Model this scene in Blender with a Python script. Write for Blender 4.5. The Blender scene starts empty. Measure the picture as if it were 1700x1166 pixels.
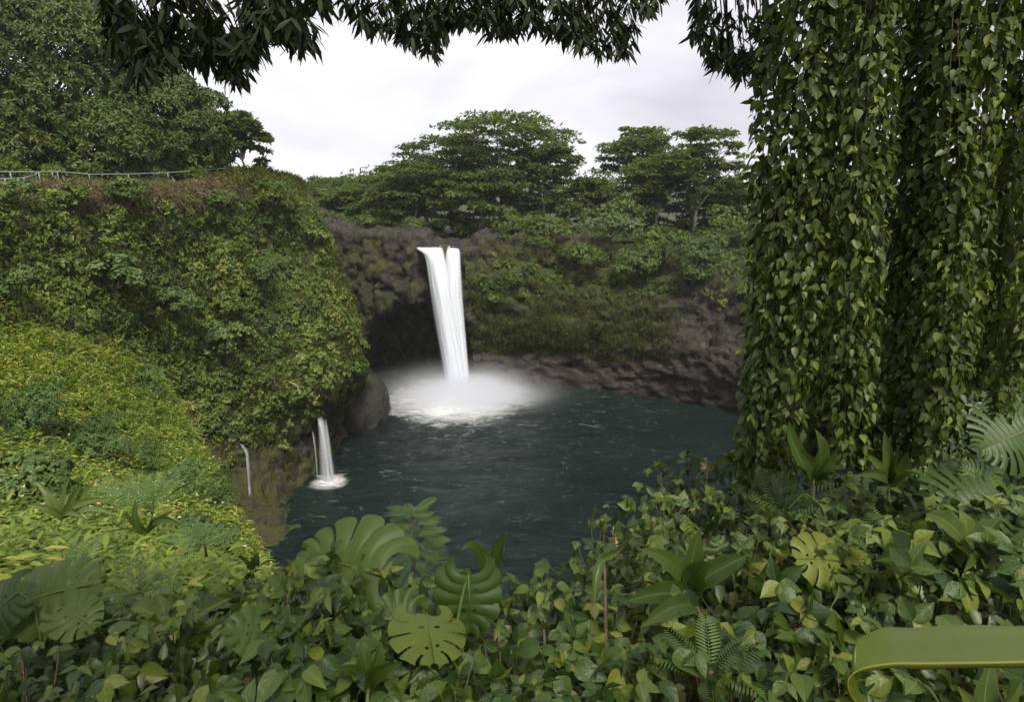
import bpy, math, random
import numpy as np
from mathutils import Matrix, Vector
# ------------------------------------------------------------------ camera, sky, sun
S = bpy.context.scene
COL = S.collection
H = 32.7                       # eye height above the pool
PITCH = math.radians(14.8)
F = 1000.0                     # focal length in photo pixels
cp, sp_ = math.cos(PITCH), math.sin(PITCH)
cam_d = bpy.data.cameras.new('camera'); cam = bpy.data.objects.new('camera', cam_d); COL.objects.link(cam)
cam.location = (0, 0, H); cam.rotation_euler = (math.pi/2 - PITCH, 0, 0)
cam_d.sensor_width = 36; cam_d.lens = 36*F/1700; cam_d.clip_start = 0.05; cam_d.clip_end = 5000
S.camera = cam
S.view_settings.view_transform = 'Standard'; S.view_settings.look = 'None'
S.view_settings.gamma = 1; S.view_settings.exposure = 0.72
cy = S.cycles
cy.use_adaptive_sampling = True; cy.adaptive_threshold = 0.02
cy.max_bounces = 6; cy.diffuse_bounces = 3; cy.glossy_bounces = 2; cy.transmission_bounces = 3
cy.transparent_max_bounces = 12; cy.volume_bounces = 4
try:
    cy.use_denoising = True; cy.denoiser = 'OPENIMAGEDENOISE'
except Exception: pass

SUN_EL, SUN_AZ = math.radians(57), math.radians(160)    # azimuth clockwise from +Y
W = bpy.data.worlds.new('World'); S.world = W; W.use_nodes = True
nt = W.node_tree; nt.nodes.clear()
def N(t, kind, **kw):
    n = t.nodes.new(kind)
    for k, v in kw.items():
        if k.startswith('i_'):
            n.inputs[k[2:].replace('_', ' ')].default_value = v
        else: setattr(n, k, v)
    return n
def ramp(t, stops, interp='LINEAR'):
    r = t.nodes.new('ShaderNodeValToRGB'); r.color_ramp.interpolation = interp
    el = r.color_ramp.elements
    while len(el) > len(stops): el.remove(el[-1])
    while len(el) < len(stops): el.new(0.5)
    for e, (p, c) in zip(el, stops):
        e.position = p; e.color = (c[0], c[1], c[2], 1)
    return r
def mixc(t, fac, a, b, mode='MIX'):
    m = t.nodes.new('ShaderNodeMix'); m.data_type = 'RGBA'; m.blend_type = mode
    for sock, val in ((m.inputs[0], fac), (m.inputs[6], a), (m.inputs[7], b)):
        if isinstance(val, bpy.types.NodeSocket): t.links.new(val, sock)
        elif isinstance(val, (int, float)): sock.default_value = val
        else: sock.default_value = (*val, 1)
    return m.outputs[2]
def math_(t, op, a, b=0.0, clamp=False):
    m = t.nodes.new('ShaderNodeMath'); m.operation = op; m.use_clamp = clamp
    for i, val in enumerate((a, b)):
        if isinstance(val, bpy.types.NodeSocket): t.links.new(val, m.inputs[i])
        else: m.inputs[i].default_value = val
    return m.outputs[0]
sky = N(nt, 'ShaderNodeTexSky', sky_type='NISHITA', sun_disc=False, sun_elevation=SUN_EL, sun_rotation=SUN_AZ)
bg1 = N(nt, 'ShaderNodeBackground', i_Strength=0.10); nt.links.new(sky.outputs[0], bg1.inputs[0])
tc = N(nt, 'ShaderNodeTexCoord')
mp = N(nt, 'ShaderNodeMapping'); mp.inputs['Scale'].default_value = (1.0, 1.0, 3.2); mp.inputs['Location'].default_value = (0.35, 0.1, 0.2)
nt.links.new(tc.outputs['Generated'], mp.inputs[0])
nz = N(nt, 'ShaderNodeTexNoise', i_Scale=1.9, i_Detail=5.0, i_Roughness=0.5, i_Distortion=0.5); nt.links.new(mp.outputs[0], nz.inputs['Vector'])
rp = ramp(nt, [(0.30, (0.60, 0.575, 0.645)), (0.45, (0.79, 0.765, 0.82)), (0.60, (0.96, 0.94, 0.975))])
nt.links.new(nz.outputs[0], rp.inputs[0])
bg2 = N(nt, 'ShaderNodeBackground', i_Strength=0.71); nt.links.new(rp.outputs[0], bg2.inputs[0])
ms = N(nt, 'ShaderNodeMixShader', i_Fac=0.94); nt.links.new(bg1.outputs[0], ms.inputs[1]); nt.links.new(bg2.outputs[0], ms.inputs[2])
wo = N(nt, 'ShaderNodeOutputWorld'); nt.links.new(ms.outputs[0], wo.inputs[0])
sd = bpy.data.lights.new('sun', 'SUN'); sd.energy = 3.4; sd.angle = math.radians(14); sd.color = (1.0, 0.93, 0.79)
so = bpy.data.objects.new('sun', sd); COL.objects.link(so)
sdir = Vector((math.sin(SUN_AZ)*math.cos(SUN_EL), math.cos(SUN_AZ)*math.cos(SUN_EL), math.sin(SUN_EL)))
so.rotation_euler = sdir.to_track_quat('Z', 'Y').to_euler(); so.location = (30, -60, 90)

# ------------------------------------------------------------------ helpers
def at(px, py, D):
    """world point at distance D (metres along +Y) in the direction of a photo pixel"""
    u, v = (px-850)/F, (583-py)/F
    t = D/(cp + v*sp_)
    return np.array([u*t, D, H + (-sp_ + v*cp)*t])
def atz(px, D, z):
    """world point at distance D and height z in the column of a photo pixel"""
    k = (z-H)/D
    v = (k*cp + sp_)/(cp - k*sp_)
    return np.array([(px-850)/F*D/(cp + v*sp_), D, z])
def onz(px, py, z):
    u, v = (px-850)/F, (583-py)/F
    d = np.array([u, cp+v*sp_, -sp_+v*cp]); return np.array([0, 0, H]) + d*((z-H)/d[2])

def hash3(i, j, k, seed=0):
    n = (i*374761393 + j*668265263 + k*2147483647 + seed*1274126177) & 0xffffffff
    n = ((n ^ (n >> 13))*1274126177) & 0xffffffff
    n = ((n ^ (n >> 15))*2246822519) & 0xffffffff
    return ((n ^ (n >> 16)) & 0xffffff)/float(0xffffff)
def vnoise(P, seed=0):
    P = np.asarray(P, float); I = np.floor(P).astype(np.int64); f = P - I; f = f*f*(3-2*f)
    out = 0
    for a in (0, 1):
        for b in (0, 1):
            for c in (0, 1):
                w = (f[..., 0] if a else 1-f[..., 0])*(f[..., 1] if b else 1-f[..., 1])*(f[..., 2] if c else 1-f[..., 2])
                out = out + w*hash3(I[..., 0]+a, I[..., 1]+b, I[..., 2]+c, seed)
    return out
def fbm(P, scale=1.0, octs=4, seed=0, gain=0.5):
    P = np.asarray(P)*scale; s = 0; a = 1; tot = 0
    for o in range(octs):
        s = s + a*(vnoise(P, seed+o*17)-0.5)*2; tot += a; a *= gain; P = P*2.03 + 11.7
    return s/tot
def norm(v): return v/np.maximum(np.linalg.norm(v, axis=-1, keepdims=True), 1e-9)
def sstep(a, b, x):
    t = np.clip((x-a)/(b-a), 0, 1); return t*t*(3-2*t)

def set_parent(o, parent):
    if parent is not None:
        o.parent = parent
def new_mesh(name, V, T, mats=None, smooth=False, attrs=None, quads=False):
    V = np.asarray(V, np.float32); T = np.asarray(T, np.int32)
    me = bpy.data.meshes.new(name)
    k = T.shape[1]
    me.vertices.add(len(V)); me.vertices.foreach_set('co', V.ravel())
    me.loops.add(T.size); me.loops.foreach_set('vertex_index', T.ravel())
    me.polygons.add(len(T)); me.polygons.foreach_set('loop_start', np.arange(0, T.size, k, dtype=np.int32))
    if smooth: me.polygons.foreach_set('use_smooth', np.ones(len(T), bool))
    me.update(calc_edges=True)
    for an, dom, arr in (attrs or []):
        a = me.attributes.new(an, 'FLOAT', dom); a.data.foreach_set('value', np.asarray(arr, np.float32))
    if mats is not None: me.materials.append(mats)
    return me
def link(name, me, parent=None, loc=None):
    o = bpy.data.objects.new(name, me); COL.objects.link(o)
    if parent is not None: o.parent = parent
    if loc is not None: o.location = loc
    return o
def tag(o, label=None, cat=None, group=None, kind=None):
    if label: o['label'] = label
    if cat: o['category'] = cat
    if group: o['group'] = group
    if kind: o['kind'] = kind
    return o
def thing(name, loc, label, cat, group=None):
    o = bpy.data.objects.new(name, None); COL.objects.link(o); o.location = loc; o.empty_display_size = 0.2
    return tag(o, label, cat, group)
def grid_faces(nr, nc):
    i = np.arange((nr-1)*nc).reshape(nr-1, nc)[:, :-1].ravel()
    return np.stack([i, i+1, i+nc+1, i+nc], 1)
class Surf:
    """a grid surface: positions, normals, area-weighted sampling"""
    def __init__(s, P):
        s.P = P; du = np.gradient(P, axis=1); dv = np.gradient(P, axis=0)
        s.Nn = norm(np.cross(du, dv)); s.area = np.linalg.norm(np.cross(du, dv), axis=-1)[:-1, :-1]
    def flip(s): s.Nn = -s.Nn; return s
    def displace(s, d):
        P = s.P + s.Nn*d[..., None]; sign = s.Nn
        n = Surf(P)
        if (n.Nn*sign).sum() < 0: n.flip()
        return n
    def sample(s, n, rng, mask=None):
        a = s.area.copy()
        if mask is not None: a = a*mask[:-1, :-1]
        p = (a/a.sum()).ravel(); c = rng.choice(len(p), n, p=p)
        r, q = np.divmod(c, s.area.shape[1]); fu, fv = rng.random(n)[:, None], rng.random(n)[:, None]
        def b(A): return (A[r, q]*(1-fu)*(1-fv) + A[r, q+1]*fu*(1-fv) + A[r+1, q]*(1-fu)*fv + A[r+1, q+1]*fu*fv)
        return b(s.P), norm(b(s.Nn))
    def mesh(s, name, mat, attrs=None):
        nr, nc = s.P.shape[:2]
        return new_mesh(name, s.P.reshape(-1, 3), grid_faces(nr, nc), mat, True, attrs)
def crom(A, n):
    """Catmull-Rom resample of A along axis 0 to n samples"""
    A = np.asarray(A, float); m = len(A); t = np.linspace(0, m-1, n); i = np.minimum(t.astype(int), m-2); f = t - i
    g = lambda k: A[np.clip(k, 0, m-1)]
    sh = (-1,) + (1,)*(A.ndim-1); f = f.reshape(sh)
    p0, p1, p2, p3 = g(i-1), g(i), g(i+1), g(i+2)
    return 0.5*((2*p1) + (p2-p0)*f + (2*p0-5*p1+4*p2-p3)*f**2 + (3*p1-p0-3*p2+p3)*f**3)
def loft(stations, nu, nv):
    """stations: list over u of point lists (over v) -> grid [v][u]"""
    A = np.array(stations)                       # u,v,3
    A = crom(A, nu); A = np.swapaxes(A, 0, 1); return crom(A, nv)

def frames(d, n):
    d = norm(d); x = norm(np.cross(d, n)); z = np.cross(x, d); return x, d, z
def leaf_arrays(pos, d, n, L, Wd, rnd, shape='diamond', fold=0.2, droop=0.15):
    x, y, z = frames(d, n); L = L[:, None]; Wd = Wd[:, None]; M = len(pos)
    if shape == 'diamond':
        V = np.stack([pos, pos + y*L*0.42 + x*Wd*0.5 + z*Wd*fold, pos + y*L - z*L*droop, pos + y*L*0.42 - x*Wd*0.5 + z*Wd*fold], 1)
        T = np.array([[0, 1, 2], [0, 2, 3]])
    elif shape == 'blade':
        V = np.stack([pos, pos + y*L*0.33 + x*Wd*0.5 + z*L*0.02, pos + y*L*0.33 - x*Wd*0.5 + z*L*0.02,
                      pos + y*L*0.7 + x*Wd*0.42 - z*L*droop*0.45, pos + y*L*0.7 - x*Wd*0.42 - z*L*droop*0.45, pos + y*L*0.97 - z*L*droop], 1)
        T = np.array([[0, 1, 2], [1, 3, 4], [1, 4, 2], [3, 5, 4]])
    else:                                        # heart: broad leaf folded on the midrib
        V = np.stack([pos, pos + y*L*0.22 + x*Wd*0.46 + z*Wd*fold, pos + y*L*0.6 + x*Wd*0.36 + z*Wd*fold*0.5 - z*L*droop*0.4, pos + y*L - z*L*droop,
                      pos + y*L*0.6 - x*Wd*0.36 + z*Wd*fold*0.5 - z*L*droop*0.4, pos + y*L*0.22 - x*Wd*0.46 + z*Wd*fold, pos + y*L*0.5 - z*L*droop*0.3], 1)
        T = np.array([[0, 1, 6], [1, 2, 6], [2, 3, 6], [3, 4, 6], [4, 5, 6], [5, 0, 6]])
    k = V.shape[1]
    Tt = (T[None] + (np.arange(M)*k)[:, None, None]).reshape(-1, 3)
    return V.reshape(-1, 3), Tt, np.repeat(rnd, len(T))
def cat_arrays(parts):
    Vs, Ts, Rs, off = [], [], [], 0
    for V, T, R in parts:
        Vs.append(V); Ts.append(T+off); Rs.append(R); off += len(V)
    return np.concatenate(Vs), np.concatenate(Ts), np.concatenate(Rs)
def foliage(name, parts, mat, parent=None, origin=None, stuff=True):
    V, T, R = cat_arrays(parts) if isinstance(parts, list) else parts
    if origin is not None: V = V - np.asarray(origin)[None]
    me = new_mesh(name, V, T, mat, False, [('rnd', 'FACE', R)])
    o = link(name, me, parent)
    if parent is None and origin is not None: o.location = origin
    if stuff: o['kind'] = 'stuff'
    return o
UP = np.array([0, 0, 1.0])
def rosettes(p, out, k, L, ratio, rng, rnd=None, open_=0.9, droop=0.35, shape='diamond', fold=0.2, ldroop=0.15, jit=0.25):
    """k leaves fanned round each shoot tip p, outward axis out"""
    M = len(p); out = norm(out)
    a = norm(np.cross(out, UP[None] + rng.normal(0, 0.2, (M, 3)))); b = np.cross(out, a)
    th = (np.arange(k)[None]*(2*math.pi/k) + rng.random((M, 1))*6.28 + rng.normal(0, 0.25, (M, k)))
    rad = a[:, None]*np.cos(th)[..., None] + b[:, None]*np.sin(th)[..., None]
    d = out[:, None]*(1-open_*0.75) + rad*open_ - UP*droop + rng.normal(0, jit, (M, k, 3))
    n = out[:, None] + UP*0.6 + rng.normal(0, jit, (M, k, 3))
    Ls = (L if np.ndim(L) else np.full(M, L))[:, None]*rng.uniform(0.65, 1.2, (M, k))
    r = (rng.random((M, 1)) if rnd is None else rnd[:, None])*np.ones((1, k)) + rng.normal(0, 0.10, (M, k))
    P = np.repeat(p[:, None], k, 1) + d*0.05*Ls[..., None]
    return leaf_arrays(P.reshape(-1, 3), d.reshape(-1, 3), n.reshape(-1, 3), Ls.ravel(), (Ls*ratio).ravel(), np.clip(r, 0, 1).ravel(), shape, fold, ldroop)
def sphere_dirs(n, rng, zmin=-1.0):
    z = rng.uniform(zmin, 1, n); t = rng.random(n)*2*math.pi; r = np.sqrt(1-z*z)
    return np.stack([r*np.cos(t), r*np.sin(t), z], 1)
def lobed_crown(c, R, nl, lr, shoots, k, L, ratio, rng, zmin=-0.35, shape='diamond', flat=0.8, face=None, shell=0.55, droop=0.35):
    """crown of overlapping leafy lobes over an ellipsoid of radii R"""
    d = sphere_dirs(nl*3 if face is not None else nl, rng, zmin)
    if face is not None:
        d = d[np.argsort(-(d @ np.asarray(face)) + rng.normal(0, 0.45, len(d)))[:nl]]
    lc = c + d*np.array(R)*rng.uniform(0.72, 1.0, (nl, 1)); lrad = lr*rng.uniform(0.65, 1.3, nl)
    sdn = sphere_dirs(nl*shoots, rng, -0.6); li = np.repeat(np.arange(nl), shoots)
    o = norm(sdn + d[li]*0.55 + UP*0.25)
    p = lc[li] + o*np.array([1, 1, flat])*lrad[li][:, None]*rng.uniform(shell, 1.05, (len(li), 1))
    rr = np.clip(rng.normal(0.45, 0.14, nl)[li] + rng.normal(0, 0.1, len(li)), 0, 1)
    return rosettes(p, o, k, L, ratio, rng, rr, shape=shape, droop=droop), lc
def tube(pts, radii, seg=6):
    pts = np.asarray(pts, float); n = len(pts); tan = norm(np.gradient(pts, axis=0))
    ref = np.where(np.abs(tan[:, 2:3]) > 0.9, np.array([[1.0, 0, 0]]), np.array([[0, 0, 1.0]]))
    a = norm(np.cross(tan, ref)); b = np.cross(tan, a); th = np.arange(seg)/seg*2*math.pi
    ring = a[:, None]*np.cos(th)[None, :, None] + b[:, None]*np.sin(th)[None, :, None]
    V = (pts[:, None] + ring*np.asarray(radii)[:, None, None]).reshape(-1, 3)
    i = np.arange(n-1)[:, None]*seg; j = np.arange(seg)[None]; k = (j+1) % seg
    T = np.concatenate([np.stack([i+j, i+k, i+seg+k], -1).reshape(-1, 3), np.stack([i+j, i+seg+k, i+seg+j], -1).reshape(-1, 3)])
    e = n*seg - seg
    cap = [[0, q+1, q] for q in range(1, seg-1)] + [[e, e+q, e+q+1] for q in range(1, seg-1)]
    T = np.concatenate([T, np.array(cap)])
    return V, T, np.zeros(len(T))
def tubes(name, parts, mat, parent=None, origin=None):
    V, T, R = cat_arrays(parts) if isinstance(parts, list) else parts
    if origin is not None: V = V - np.asarray(origin)[None]
    o = link(name, new_mesh(name, V, T, mat, True), parent)
    if parent is None and origin is not None: o.location = origin
    return o
def bez(a, b, c, n=8):
    t = np.linspace(0, 1, n)[:, None]; return (1-t)**2*np.asarray(a) + 2*t*(1-t)*np.asarray(b) + t*t*np.asarray(c)

# ------------------------------------------------------------------ materials
def mat_new(name):
    m = bpy.data.materials.new(name); m.use_nodes = True; t = m.node_tree; t.nodes.clear()
    o = t.nodes.new('ShaderNodeOutputMaterial'); return m, t, o
def bsdf(t, col, rough=0.6, spec=0.4):
    b = t.nodes.new('ShaderNodeBsdfPrincipled')
    if isinstance(col, bpy.types.NodeSocket): t.links.new(col, b.inputs['Base Color'])
    else: b.inputs['Base Color'].default_value = (*col, 1)
    if isinstance(rough, bpy.types.NodeSocket): t.links.new(rough, b.inputs['Roughness'])
    else: b.inputs['Roughness'].default_value = rough
    b.inputs['Specular IOR Level'].default_value = spec
    return b
def noise(t, scale, detail=4, rough=0.55, vec=None, dist=0.0):
    n = N(t, 'ShaderNodeTexNoise', i_Scale=scale, i_Detail=detail, i_Roughness=rough, i_Distortion=dist)
    if vec is not None: t.links.new(vec, n.inputs['Vector'])
    return n.outputs[0]
def leaf_mat(name, cols, trans=0.3, rough=0.42, spec=0.45, src='attr', patch=0.25, pscale=0.12, vein=False, tint=(1.25, 1.35, 0.45)):
    m, t, o = mat_new(name)
    if src == 'attr':
        a = N(t, 'ShaderNodeAttribute', attribute_name='rnd'); f = a.outputs['Fac']
        g = N(t, 'ShaderNodeNewGeometry'); pv = g.outputs['Position']
    else:
        a = N(t, 'ShaderNodeObjectInfo'); f = a.outputs['Random']; g = N(t, 'ShaderNodeNewGeometry'); pv = g.outputs['Position']
    n = noise(t, pscale, 3, 0.5, pv)
    f2 = math_(t, 'ADD', f, math_(t, 'MULTIPLY', math_(t, 'SUBTRACT', n, 0.5), patch*4), True)
    st = [(i/(len(cols)-1), c) for i, c in enumerate(cols)]
    r = ramp(t, st); t.links.new(f2, r.inputs[0]); c = r.outputs[0]
    rg = rough
    if vein:
        tcn = N(t, 'ShaderNodeTexCoord'); sx = N(t, 'ShaderNodeSeparateXYZ'); t.links.new(tcn.outputs['Object'], sx.inputs[0])
        ax = math_(t, 'ABSOLUTE', sx.outputs[0])
        rib = math_(t, 'LESS_THAN', ax, 0.014)
        ph = math_(t, 'SUBTRACT', math_(t, 'MULTIPLY', sx.outputs[1], 9.0), math_(t, 'MULTIPLY', ax, 7.0))
        sv = math_(t, 'LESS_THAN', math_(t, 'FRACT', ph), 0.12)
        vv = math_(t, 'MAXIMUM', rib, math_(t, 'MULTIPLY', sv, 0.45))
        lt = mixc(t, 1.0, c, (1.7, 1.6, 1.5), 'MULTIPLY')
        c = mixc(t, math_(t, 'MULTIPLY', vv, 0.8), c, lt)
        bl = noise(t, 6.0, 3, 0.6, tcn.outputs['Object'])
        c = mixc(t, math_(t, 'MULTIPLY', math_(t, 'GREATER_THAN', bl, 0.66), 0.35), c, (0.16, 0.13, 0.03))
    b = bsdf(t, c, rg, spec)
    if vein:
        bpn = N(t, 'ShaderNodeBump', i_Strength=0.45, i_Distance=0.02, invert=True); t.links.new(math_(t, 'ADD', vv, math_(t, 'MULTIPLY', bl, 0.8)), bpn.inputs['Height']); t.links.new(bpn.outputs[0], b.inputs['Normal'])
    tr = N(t, 'ShaderNodeBsdfTranslucent'); tcx = mixc(t, 1.0, c, tint, 'MULTIPLY'); t.links.new(tcx, tr.inputs[0])
    mx = N(t, 'ShaderNodeMixShader', i_Fac=trans); t.links.new(b.outputs[0], mx.inputs[1]); t.links.new(tr.outputs[0], mx.inputs[2])
    t.links.new(mx.outputs[0], o.inputs[0]); return m
def rock_mat(name, base, alt, moss, moss_amt=0.5, mscale=0.25, bump=0.6, rough=0.75, layer=2.2, attr=None):
    m, t, o = mat_new(name); g = N(t, 'ShaderNodeNewGeometry'); pv = g.outputs['Position']
    mpn = N(t, 'ShaderNodeMapping'); mpn.inputs['Scale'].default_value = (1, 1, layer); t.links.new(pv, mpn.inputs[0])
    n1 = noise(t, 0.5, 6, 0.65, mpn.outputs[0], 0.6); n2 = noise(t, 3.0, 6, 0.7, mpn.outputs[0], 0.3); n3 = noise(t, mscale, 5, 0.6, pv, 0.4)
    r = ramp(t, [(0.36, [x*0.22 for x in base]), (0.5, base), (0.64, alt)]); t.links.new(math_(t, 'ADD', math_(t, 'MULTIPLY', n1, 0.55), math_(t, 'MULTIPLY', n2, 0.45)), r.inputs[0])
    sx = N(t, 'ShaderNodeSeparateXYZ'); t.links.new(g.outputs['Normal'], sx.inputs[0])
    mk = math_(t, 'ADD', math_(t, 'ADD', n3, math_(t, 'MULTIPLY', n2, 0.35)), math_(t, 'MULTIPLY', sx.outputs[2], 0.10))
    if attr:
        an = N(t, 'ShaderNodeAttribute', attribute_name=attr)
        mk = math_(t, 'ADD', mk, math_(t, 'SUBTRACT', an.outputs['Fac'], 0.5))
    mr = ramp(t, [(0.98-moss_amt*0.6, (0, 0, 0)), (1.12-moss_amt*0.6, (1, 1, 1))])
    t.links.new(mk, mr.inputs[0])
    mcol = ramp(t, [(0.3, [x*0.55 for x in moss]), (0.7, moss)]); t.links.new(n2, mcol.inputs[0])
    c = mixc(t, mr.outputs[0], r.outputs[0], mcol.outputs[0])
    b = bsdf(t, c, rough, 0.35)
    bp = N(t, 'ShaderNodeBump', i_Strength=bump, i_Distance=0.6); hh = math_(t, 'ADD', n1, math_(t, 'MULTIPLY', n2, 0.5)); t.links.new(hh, bp.inputs['Height']); t.links.new(bp.outputs[0], b.inputs['Normal'])
    t.links.new(b.outputs[0], o.inputs[0]); return m
def plain_mat(name, c1, c2, scale=4, rough=0.7, bump=0.3, spec=0.3, metal=0.0):
    m, t, o = mat_new(name); g = N(t, 'ShaderNodeNewGeometry'); n = noise(t, scale, 6, 0.65, g.outputs['Position'])
    r = ramp(t, [(0.3, c1), (0.7, c2)]); t.links.new(n, r.inputs[0]); b = bsdf(t, r.outputs[0], rough, spec); b.inputs['Metallic'].default_value = metal
    bp = N(t, 'ShaderNodeBump', i_Strength=bump, i_Distance=0.1); t.links.new(n, bp.inputs['Height']); t.links.new(bp.outputs[0], b.inputs['Normal'])
    t.links.new(b.outputs[0], o.inputs[0]); return m
M = {}
M['soil'] = plain_mat('soil', (0.018, 0.013, 0.008), (0.06, 0.045, 0.028), 2.5, 0.9, 0.6)
M['bank'] = rock_mat('overgrown_bank', (0.035, 0.032, 0.022), (0.075, 0.062, 0.04), (0.045, 0.062, 0.014), 0.75, 0.35, 0.7)
M['rim'] = plain_mat('dry_earth', (0.09, 0.06, 0.045), (0.22, 0.16, 0.13), 0.9, 0.95, 0.5)
M['lawn'] = plain_mat('lawn', (0.07, 0.10, 0.018), (0.14, 0.16, 0.035), 0.5, 0.9, 0.4)
M['basalt'] = rock_mat('basalt', (0.026, 0.024, 0.019), (0.085, 0.075, 0.058), (0.055, 0.058, 0.012), 0.60, 0.5, 1.0, 0.75, 0.7, attr='moss')
M['right'] = rock_mat('mossy_rock', (0.028, 0.025, 0.019), (0.092, 0.070, 0.049), (0.050, 0.062, 0.014), 0.62, 0.3, 1.0, 0.75, 1.4, attr='moss')
M['boulder'] = rock_mat('wet_boulder', (0.022, 0.021, 0.018), (0.055, 0.05, 0.04), (0.035, 0.042, 0.01), 0.45, 0.5, 0.8, 0.45)
M['ground'] = plain_mat('forest_floor', (0.025, 0.03, 0.012), (0.06, 0.06, 0.025), 0.4, 0.95, 0.3)
M['bark'] = plain_mat('bark', (0.22, 0.20, 0.17), (0.42, 0.40, 0.36), 2.0, 0.9, 0.4)
M['bark_dark'] = plain_mat('dark_bark', (0.035, 0.026, 0.018), (0.10, 0.08, 0.055), 9.0, 0.9, 0.6)
M['stem_green'] = plain_mat('green_stem', (0.06, 0.09, 0.02), (0.13, 0.16, 0.04), 20, 0.5, 0.1)
M['stem_brown'] = plain_mat('brown_stem', (0.06, 0.04, 0.025), (0.17, 0.12, 0.075), 30, 0.8, 0.4)
M['pipe'] = plain_mat('painted_pipe', (0.13, 0.16, 0.15), (0.22, 0.25, 0.24), 3, 0.5, 0.05, 0.5)
G = lambda *a: [list(x) for x in a]
M['mango'] = leaf_mat('mango_leaf', G((0.022, 0.044, 0.008), (0.040, 0.072, 0.012), (0.060, 0.095, 0.018), (0.11, 0.125, 0.028)), 0.2, 0.5, 0.22, patch=0.2)
M['albizia'] = leaf_mat('albizia_leaf', G((0.050, 0.086, 0.022), (0.078, 0.120, 0.028), (0.115, 0.155, 0.038)), 0.42, 0.6, 0.2)
M['bush'] = leaf_mat('bush_leaf', G((0.034, 0.062, 0.010), (0.062, 0.102, 0.016), (0.10, 0.145, 0.026), (0.19, 0.20, 0.035)), 0.28, 0.5, 0.25, patch=0.15)
M['bush_pale'] = leaf_mat('pale_bush_leaf', G((0.052, 0.090, 0.022), (0.085, 0.135, 0.036), (0.13, 0.19, 0.055)), 0.25, 0.5, 0.25)
M['cover'] = leaf_mat('cliff_cover_leaf', G((0.044, 0.074, 0.013), (0.086, 0.135, 0.020), (0.135, 0.19, 0.030), (0.24, 0.25, 0.055)), 0.3, 0.45, 0.35, patch=0.45, pscale=0.17)
M['grass'] = leaf_mat('grass_blade', G((0.055, 0.080, 0.014), (0.11, 0.14, 0.026), (0.20, 0.19, 0.06)), 0.3, 0.55, 0.2, patch=0.3, pscale=0.2)
M['moss'] = leaf_mat('hanging_moss', G((0.030, 0.044, 0.008), (0.056, 0.074, 0.013), (0.10, 0.11, 0.026)), 0.3, 0.7, 0.15, patch=0.3, pscale=0.2)
M['deadgrass'] = leaf_mat('dead_grass', G((0.11, 0.085, 0.05), (0.20, 0.16, 0.11), (0.30, 0.25, 0.19)), 0.2, 0.8, 0.15)
M['ginger'] = leaf_mat('ginger_leaf', G((0.062, 0.108, 0.014), (0.125, 0.190, 0.025), (0.19, 0.25, 0.036), (0.34, 0.32, 0.06)), 0.34, 0.45, 0.35, patch=0.35, pscale=0.22)
M['fernm'] = leaf_mat('fern_leaf', G((0.035, 0.07, 0.015), (0.06, 0.115, 0.025), (0.10, 0.16, 0.04)), 0.3, 0.5, 0.35)
M['flower'] = leaf_mat('pale_flower', G((0.45, 0.34, 0.12), (0.60, 0.47, 0.25), (0.66, 0.58, 0.42)), 0.2, 0.7, 0.1, tint=(1, 1, 0.9))
M['vine'] = leaf_mat('vine_leaf', G((0.036, 0.062, 0.010), (0.064, 0.098, 0.014), (0.105, 0.14, 0.020), (0.19, 0.215, 0.028)), 0.36, 0.42, 0.42, 'object', 0.1, 0.8, True)
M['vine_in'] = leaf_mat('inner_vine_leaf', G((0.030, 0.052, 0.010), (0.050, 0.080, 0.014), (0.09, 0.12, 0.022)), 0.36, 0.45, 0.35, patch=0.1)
M['creeper'] = leaf_mat('creeper_leaf', G((0.020, 0.046, 0.010), (0.036, 0.072, 0.013), (0.056, 0.100, 0.017), (0.085, 0.13, 0.021), (0.17, 0.195, 0.028)), 0.3, 0.38, 0.42, 'object', 0.12, 0.9, True)
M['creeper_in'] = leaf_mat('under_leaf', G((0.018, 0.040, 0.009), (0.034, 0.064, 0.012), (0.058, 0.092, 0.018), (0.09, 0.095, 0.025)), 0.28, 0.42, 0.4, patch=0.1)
M['monstera'] = leaf_mat('split_leaf', G((0.032, 0.066, 0.012), (0.052, 0.095, 0.015), (0.08, 0.125, 0.02)), 0.3, 0.46, 0.35, 'object', 0.12, 5.0)
M['monstera_pale'] = leaf_mat('pale_split_leaf', G((0.085, 0.125, 0.018), (0.12, 0.155, 0.022), (0.15, 0.18, 0.028)), 0.3, 0.42, 0.35, 'object', 0.12, 5.0)
M['ti'] = leaf_mat('broad_blade', G((0.05, 0.095, 0.018), (0.075, 0.13, 0.022), (0.12, 0.17, 0.03)), 0.28, 0.35, 0.5, 'object', 0.0, 1.0, True)
M['mango_backlit'] = leaf_mat('overhead_leaf', G((0.010, 0.018, 0.005), (0.014, 0.025, 0.006), (0.026, 0.040, 0.008)), 0.14, 0.55, 0.2, 'object', 0.0)  # backlit silhouette tone put into the leaf colour, darker than the mango leaf
M['mango_in'] = leaf_mat('overhead_leaf_mass', G((0.010, 0.018, 0.005), (0.014, 0.025, 0.006), (0.026, 0.040, 0.008)), 0.14, 0.55, 0.2)  # same darkened silhouette colour for the merged leaves
M['orange'] = leaf_mat('orange_leaf', G((0.42, 0.16, 0.01), (0.5, 0.22, 0.02)), 0.3, 0.5, 0.3, 'object', 0)

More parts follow.
